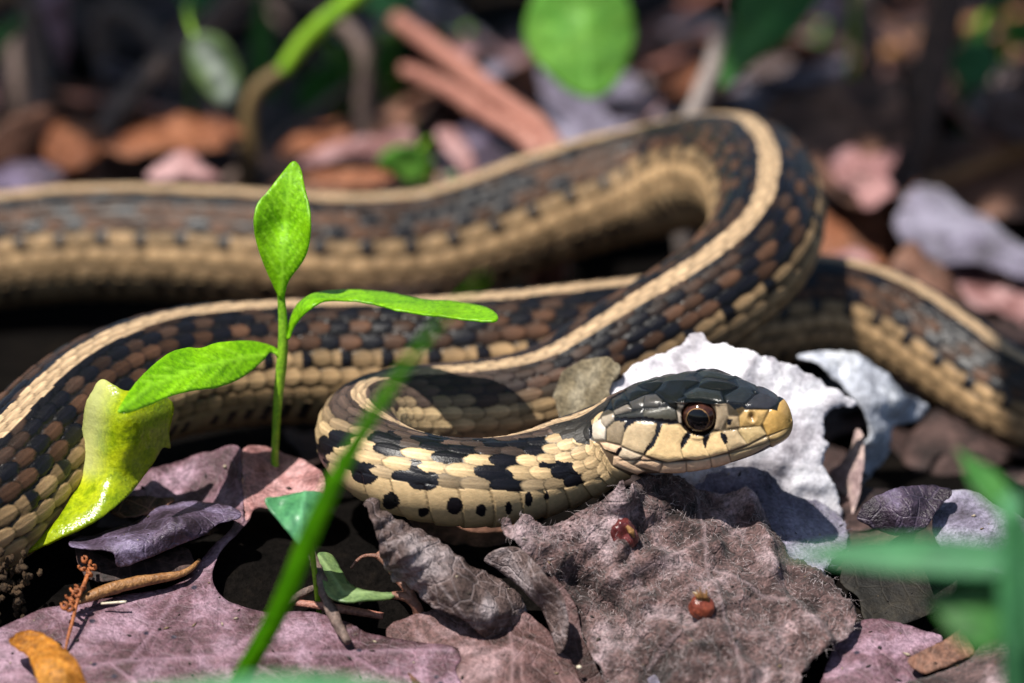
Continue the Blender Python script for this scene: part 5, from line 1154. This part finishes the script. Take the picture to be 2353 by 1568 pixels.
for i in range(95):      # beneath the foreground leaves and the coils
    x = rl.uniform(-8, 8.5); y = rl.uniform(-6.0, 7.5)
    pq = proj(np.array([x, y, float(ground_h(x, y))]))
    if 380 < pq[0] < 1000 and 1130 < pq[1] < 1500 or (x < -3.5 and y > 2.5): continue
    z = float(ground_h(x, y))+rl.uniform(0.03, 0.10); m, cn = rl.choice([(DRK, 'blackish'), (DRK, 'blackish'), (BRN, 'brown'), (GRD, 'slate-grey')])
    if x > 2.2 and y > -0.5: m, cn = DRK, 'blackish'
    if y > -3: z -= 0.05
    litter(x, y, z, rl.randrange(9), m, rl.uniform(0, 6.28), rl.gauss(0.0, 0.10)+(0.42 if -2.6 < y < -0.3 else 0), rl.gauss(0, 0.10), rl.uniform(0.5, 0.85), cn+' flat withered leaf pressed to the soil under the snake', cn+' withered leaves pressed to the soil')
for i in range(26):
    y = 9+14*rl.random(); x = rl.uniform(-8, 8); a = rl.uniform(0, 3.14); L = rl.uniform(2, 5); z = float(ground_h(x, y))+rl.uniform(0.3, 0.9)
    d = np.array([math.cos(a)*L/2, math.sin(a)*L/2, rl.uniform(-.3, .9)*0.6]); p = np.array([x, y, z]); r_ = rl.uniform(.05, .12)
    if not clear(x, y, 2.6): continue
    mt, cn = rl.choice([(BARK, 'grey-brown'), (PINE, 'reddish'), (STICK, 'tan')])
    tag(tube('twig', [p-d, p+np.array([rl.uniform(-.2, .2), rl.uniform(-.2, .2), .1]), p+d], [r_, r_, r_*.7], mt, n=16, seg=8, rough=0.3, seed=i), cn+' loose twig among the blurred litter behind the snake', 'twig', cn+' loose twigs in the far litter')

# ------------------------------------------------------------------ canopy added out of frame to shade the ground behind the snake
def added_canopy():
    r = np.random.default_rng(21); off = np.array([-SUN[0]/SUN[2], -SUN[1]/SUN[2]])
    base = np.array([-30.0, 14.0, 0.0]); base[2] = ground_h(base[0], base[1])
    root = empty('added_canopy', base, 'unseen leafy canopy added to shade the litter behind the snake', 'added_canopy')
    tube('trunk', [base, base+np.array([1, -2, 12]), base+np.array([3, -5, 26]), base+np.array([5, -7, 42])], [1.3, 1.1, .9, .4], BARK, root, n=40, seg=14, rough=0.2)
    # gaps kept open: things the sun reaches (x, y, height, radius)
    lit = [(0.95, 10.2, 3.9, 2.0), (0.3, 9.5, 2.2, 1.0), (-1.0, 9.4, 1.3, .8), (-4, 9.8, 1.2, 1.0), (-1.2, 9.6, 1, .9), (4.6, 7.4, .6, 1.0), (4.0, 9.8, 1.6, 2.2), (-4.6, 11.5, 2, .8), (-3.1, 10.8, 3.6, .7), (2.4, 9.8, 3, .5), (5.6, 6.8, .8, .7)]
    lit = [(x+off[0]*h, y+off[1]*h, rr) for x, y, h, rr in lit]
    leaves = []; tries = 0
    while len(leaves) < 150 and tries < 6000:
        tries += 1; tx = r.uniform(-12, 13); ty = r.uniform(6.5, 32); z = r.uniform(15, 34); R_ = r.uniform(1.5, 2.6)
        if tx-R_ > 5.0 and r.random() < 0.3: ty = r.uniform(1.5, 8)
        elif ty < 10.2+0.9*R_: 
            continue
        if any(math.hypot(tx-a, ty-b) < c+R_*0.75 for a, b, c in lit): continue
        p = np.array([tx-off[0]*z, ty-off[1]*z, z]); leaves.append((p, R_))
    P = np.array([p for p, _ in leaves])
    brs = []
    for k in range(9):
        st = base+np.array([2+0.3*k, -3.5-0.3*k, 14+2.6*k]); c = P[r.integers(len(P))]
        end = np.array([P[:, 0].max()-r.uniform(0, 5), P[:, 1].min()+(k+0.5)/9*(P[:, 1].max()-P[:, 1].min()), 17+2*(k % 5)+r.uniform(0, 4)])
        mid_ = (st+end)/2+np.array([0, r.uniform(-2, 2), 3.5])
        for _ in range(30):       # keep the branch's own shade off the snake
            w_ = path([st, mid_, end], 30); t_ = w_[:, :2]+w_[:, 2:]*off
            if np.any((t_[:, 1] < 11.0) & (np.abs(t_[:, 0]) < 7)): end = end+np.array([0, .8, 0]); mid_ = mid_+np.array([0, .8, 0])
            else: break
        tube('branch', [st, mid_, end], [.35, .22, .06], BARK, root, n=40, seg=8, rough=0.2); brs.append(path([st, mid_, end], 60))
    B = np.concatenate(brs); VV = []; FF = []; nv = 0
    V, F, vein, ss, vv = blade_geo((0, 0, 0), (1, 0, 0), 0.62, (0, 0, 1), OVATE, n=12, m=5, bend=0.08, fold=0.15)
    proto = None
    for p, R_ in leaves:
        q_ = B[np.argmin(((B-p)**2).sum(1))]
        w_ = p+(q_-p)*np.linspace(0, 1, 12)[:, None]; t_ = w_[:, :2]+w_[:, 2:]*off
        if np.any((t_[:, 1] < 9.8) & (t_[:, 0] < 5) & (t_[:, 0] > -7)): continue
        a, b = tube_geo([q_, (p+q_)/2+np.array([0, 0, .4]), p], [.07, .05, .03], n=8, seg=5); VV.append(a)
        FF += [tuple(i+nv for i in f) for f in b]; nv += len(a)
        if proto is None: o = link_mesh('leaf', V, F, GRN3, root, attrs={'vein': vein}, thick=0.0); proto = o
        else: o = proto.copy(); col.objects.link(o)
        o.location = Vector((p-base)*U); o.scale = (R_*2,)*3
        d = p-q_; o.rotation_euler = (r.normal(0, .25), r.normal(.1, .25), math.atan2(d[1], d[0]))
    o = link_mesh('twigs', np.concatenate(VV)-base, FF, BARK, root); o['kind'] = 'stuff'
added_canopy()

# ------------------------------------------------------------------ crumbs of soil and leaf dust lying on the near leaves
def crumbs():
    bpy.context.view_layer.update(); dg = bpy.context.evaluated_depsgraph_get(); r = np.random.default_rng(5)
    VV, FF, CC = [], [], []; nv = 0
    for i in range(700):
        x, y = r.uniform(-6, 6), r.uniform(-3.2, 1.0)
        hit, loc, nor, fi, ob, mx = sc.ray_cast(dg, Vector((x*U, y*U, 0.035)), Vector((0, 0, -1)))
        if not hit or not any(k in ob.name for k in ('felted', 'oak', 'dead_leaf', 'rolled', 'curled_leaf')): continue
        if nor.z < 0: nor = -nor
        c = np.array(loc)/U; sz = 0.008+0.026*r.random()**3; nrm = np.array(nor)
        e1 = np.cross(nrm, r.normal(0, 1, 3)); e1 /= np.linalg.norm(e1)+1e-9; e2 = np.cross(nrm, e1)
        a, b_, h = sz*r.uniform(.8, 2.2), sz*r.uniform(.5, 1), sz*r.uniform(.5, .9); c = c+nrm*h*0.6
        V = [c+e1*a, c+e2*b_, c-e1*a*r.uniform(.6, 1), c-e2*b_*r.uniform(.6, 1), c+nrm*h+e1*a*r.uniform(-.3, .3), c-nrm*h]
        VV += V; FF += [(nv+p, nv+(p+1) % 4, nv+4) for p in range(4)]+[(nv+(p+1) % 4, nv+p, nv+5) for p in range(4)]; nv += 6
        k = [(0.03, .02, .014), (0.012, .009, .008), (0.16, .11, .06), (0.34, .28, .2)][r.choice(4, p=[.4, .3, .2, .1])]; CC += [k]*6
    m, n, out = new_mat('crumb'); p = N(n, 'ShaderNodeBsdfPrincipled'); n.links.new(attr(n, 'col').outputs['Color'], p.inputs['Base Color']); p.inputs['Roughness'].default_value = 0.8; n.links.new(p.outputs[0], out.inputs[0])
    o = link_mesh('crumbs', np.array(VV), FF, m, colattr=np.array(CC), smooth=False, origin=np.zeros(3))
    tag(o, 'loose crumbs of soil and leaf dust scattered over the near leaves', 'debris', kind='stuff')
crumbs()
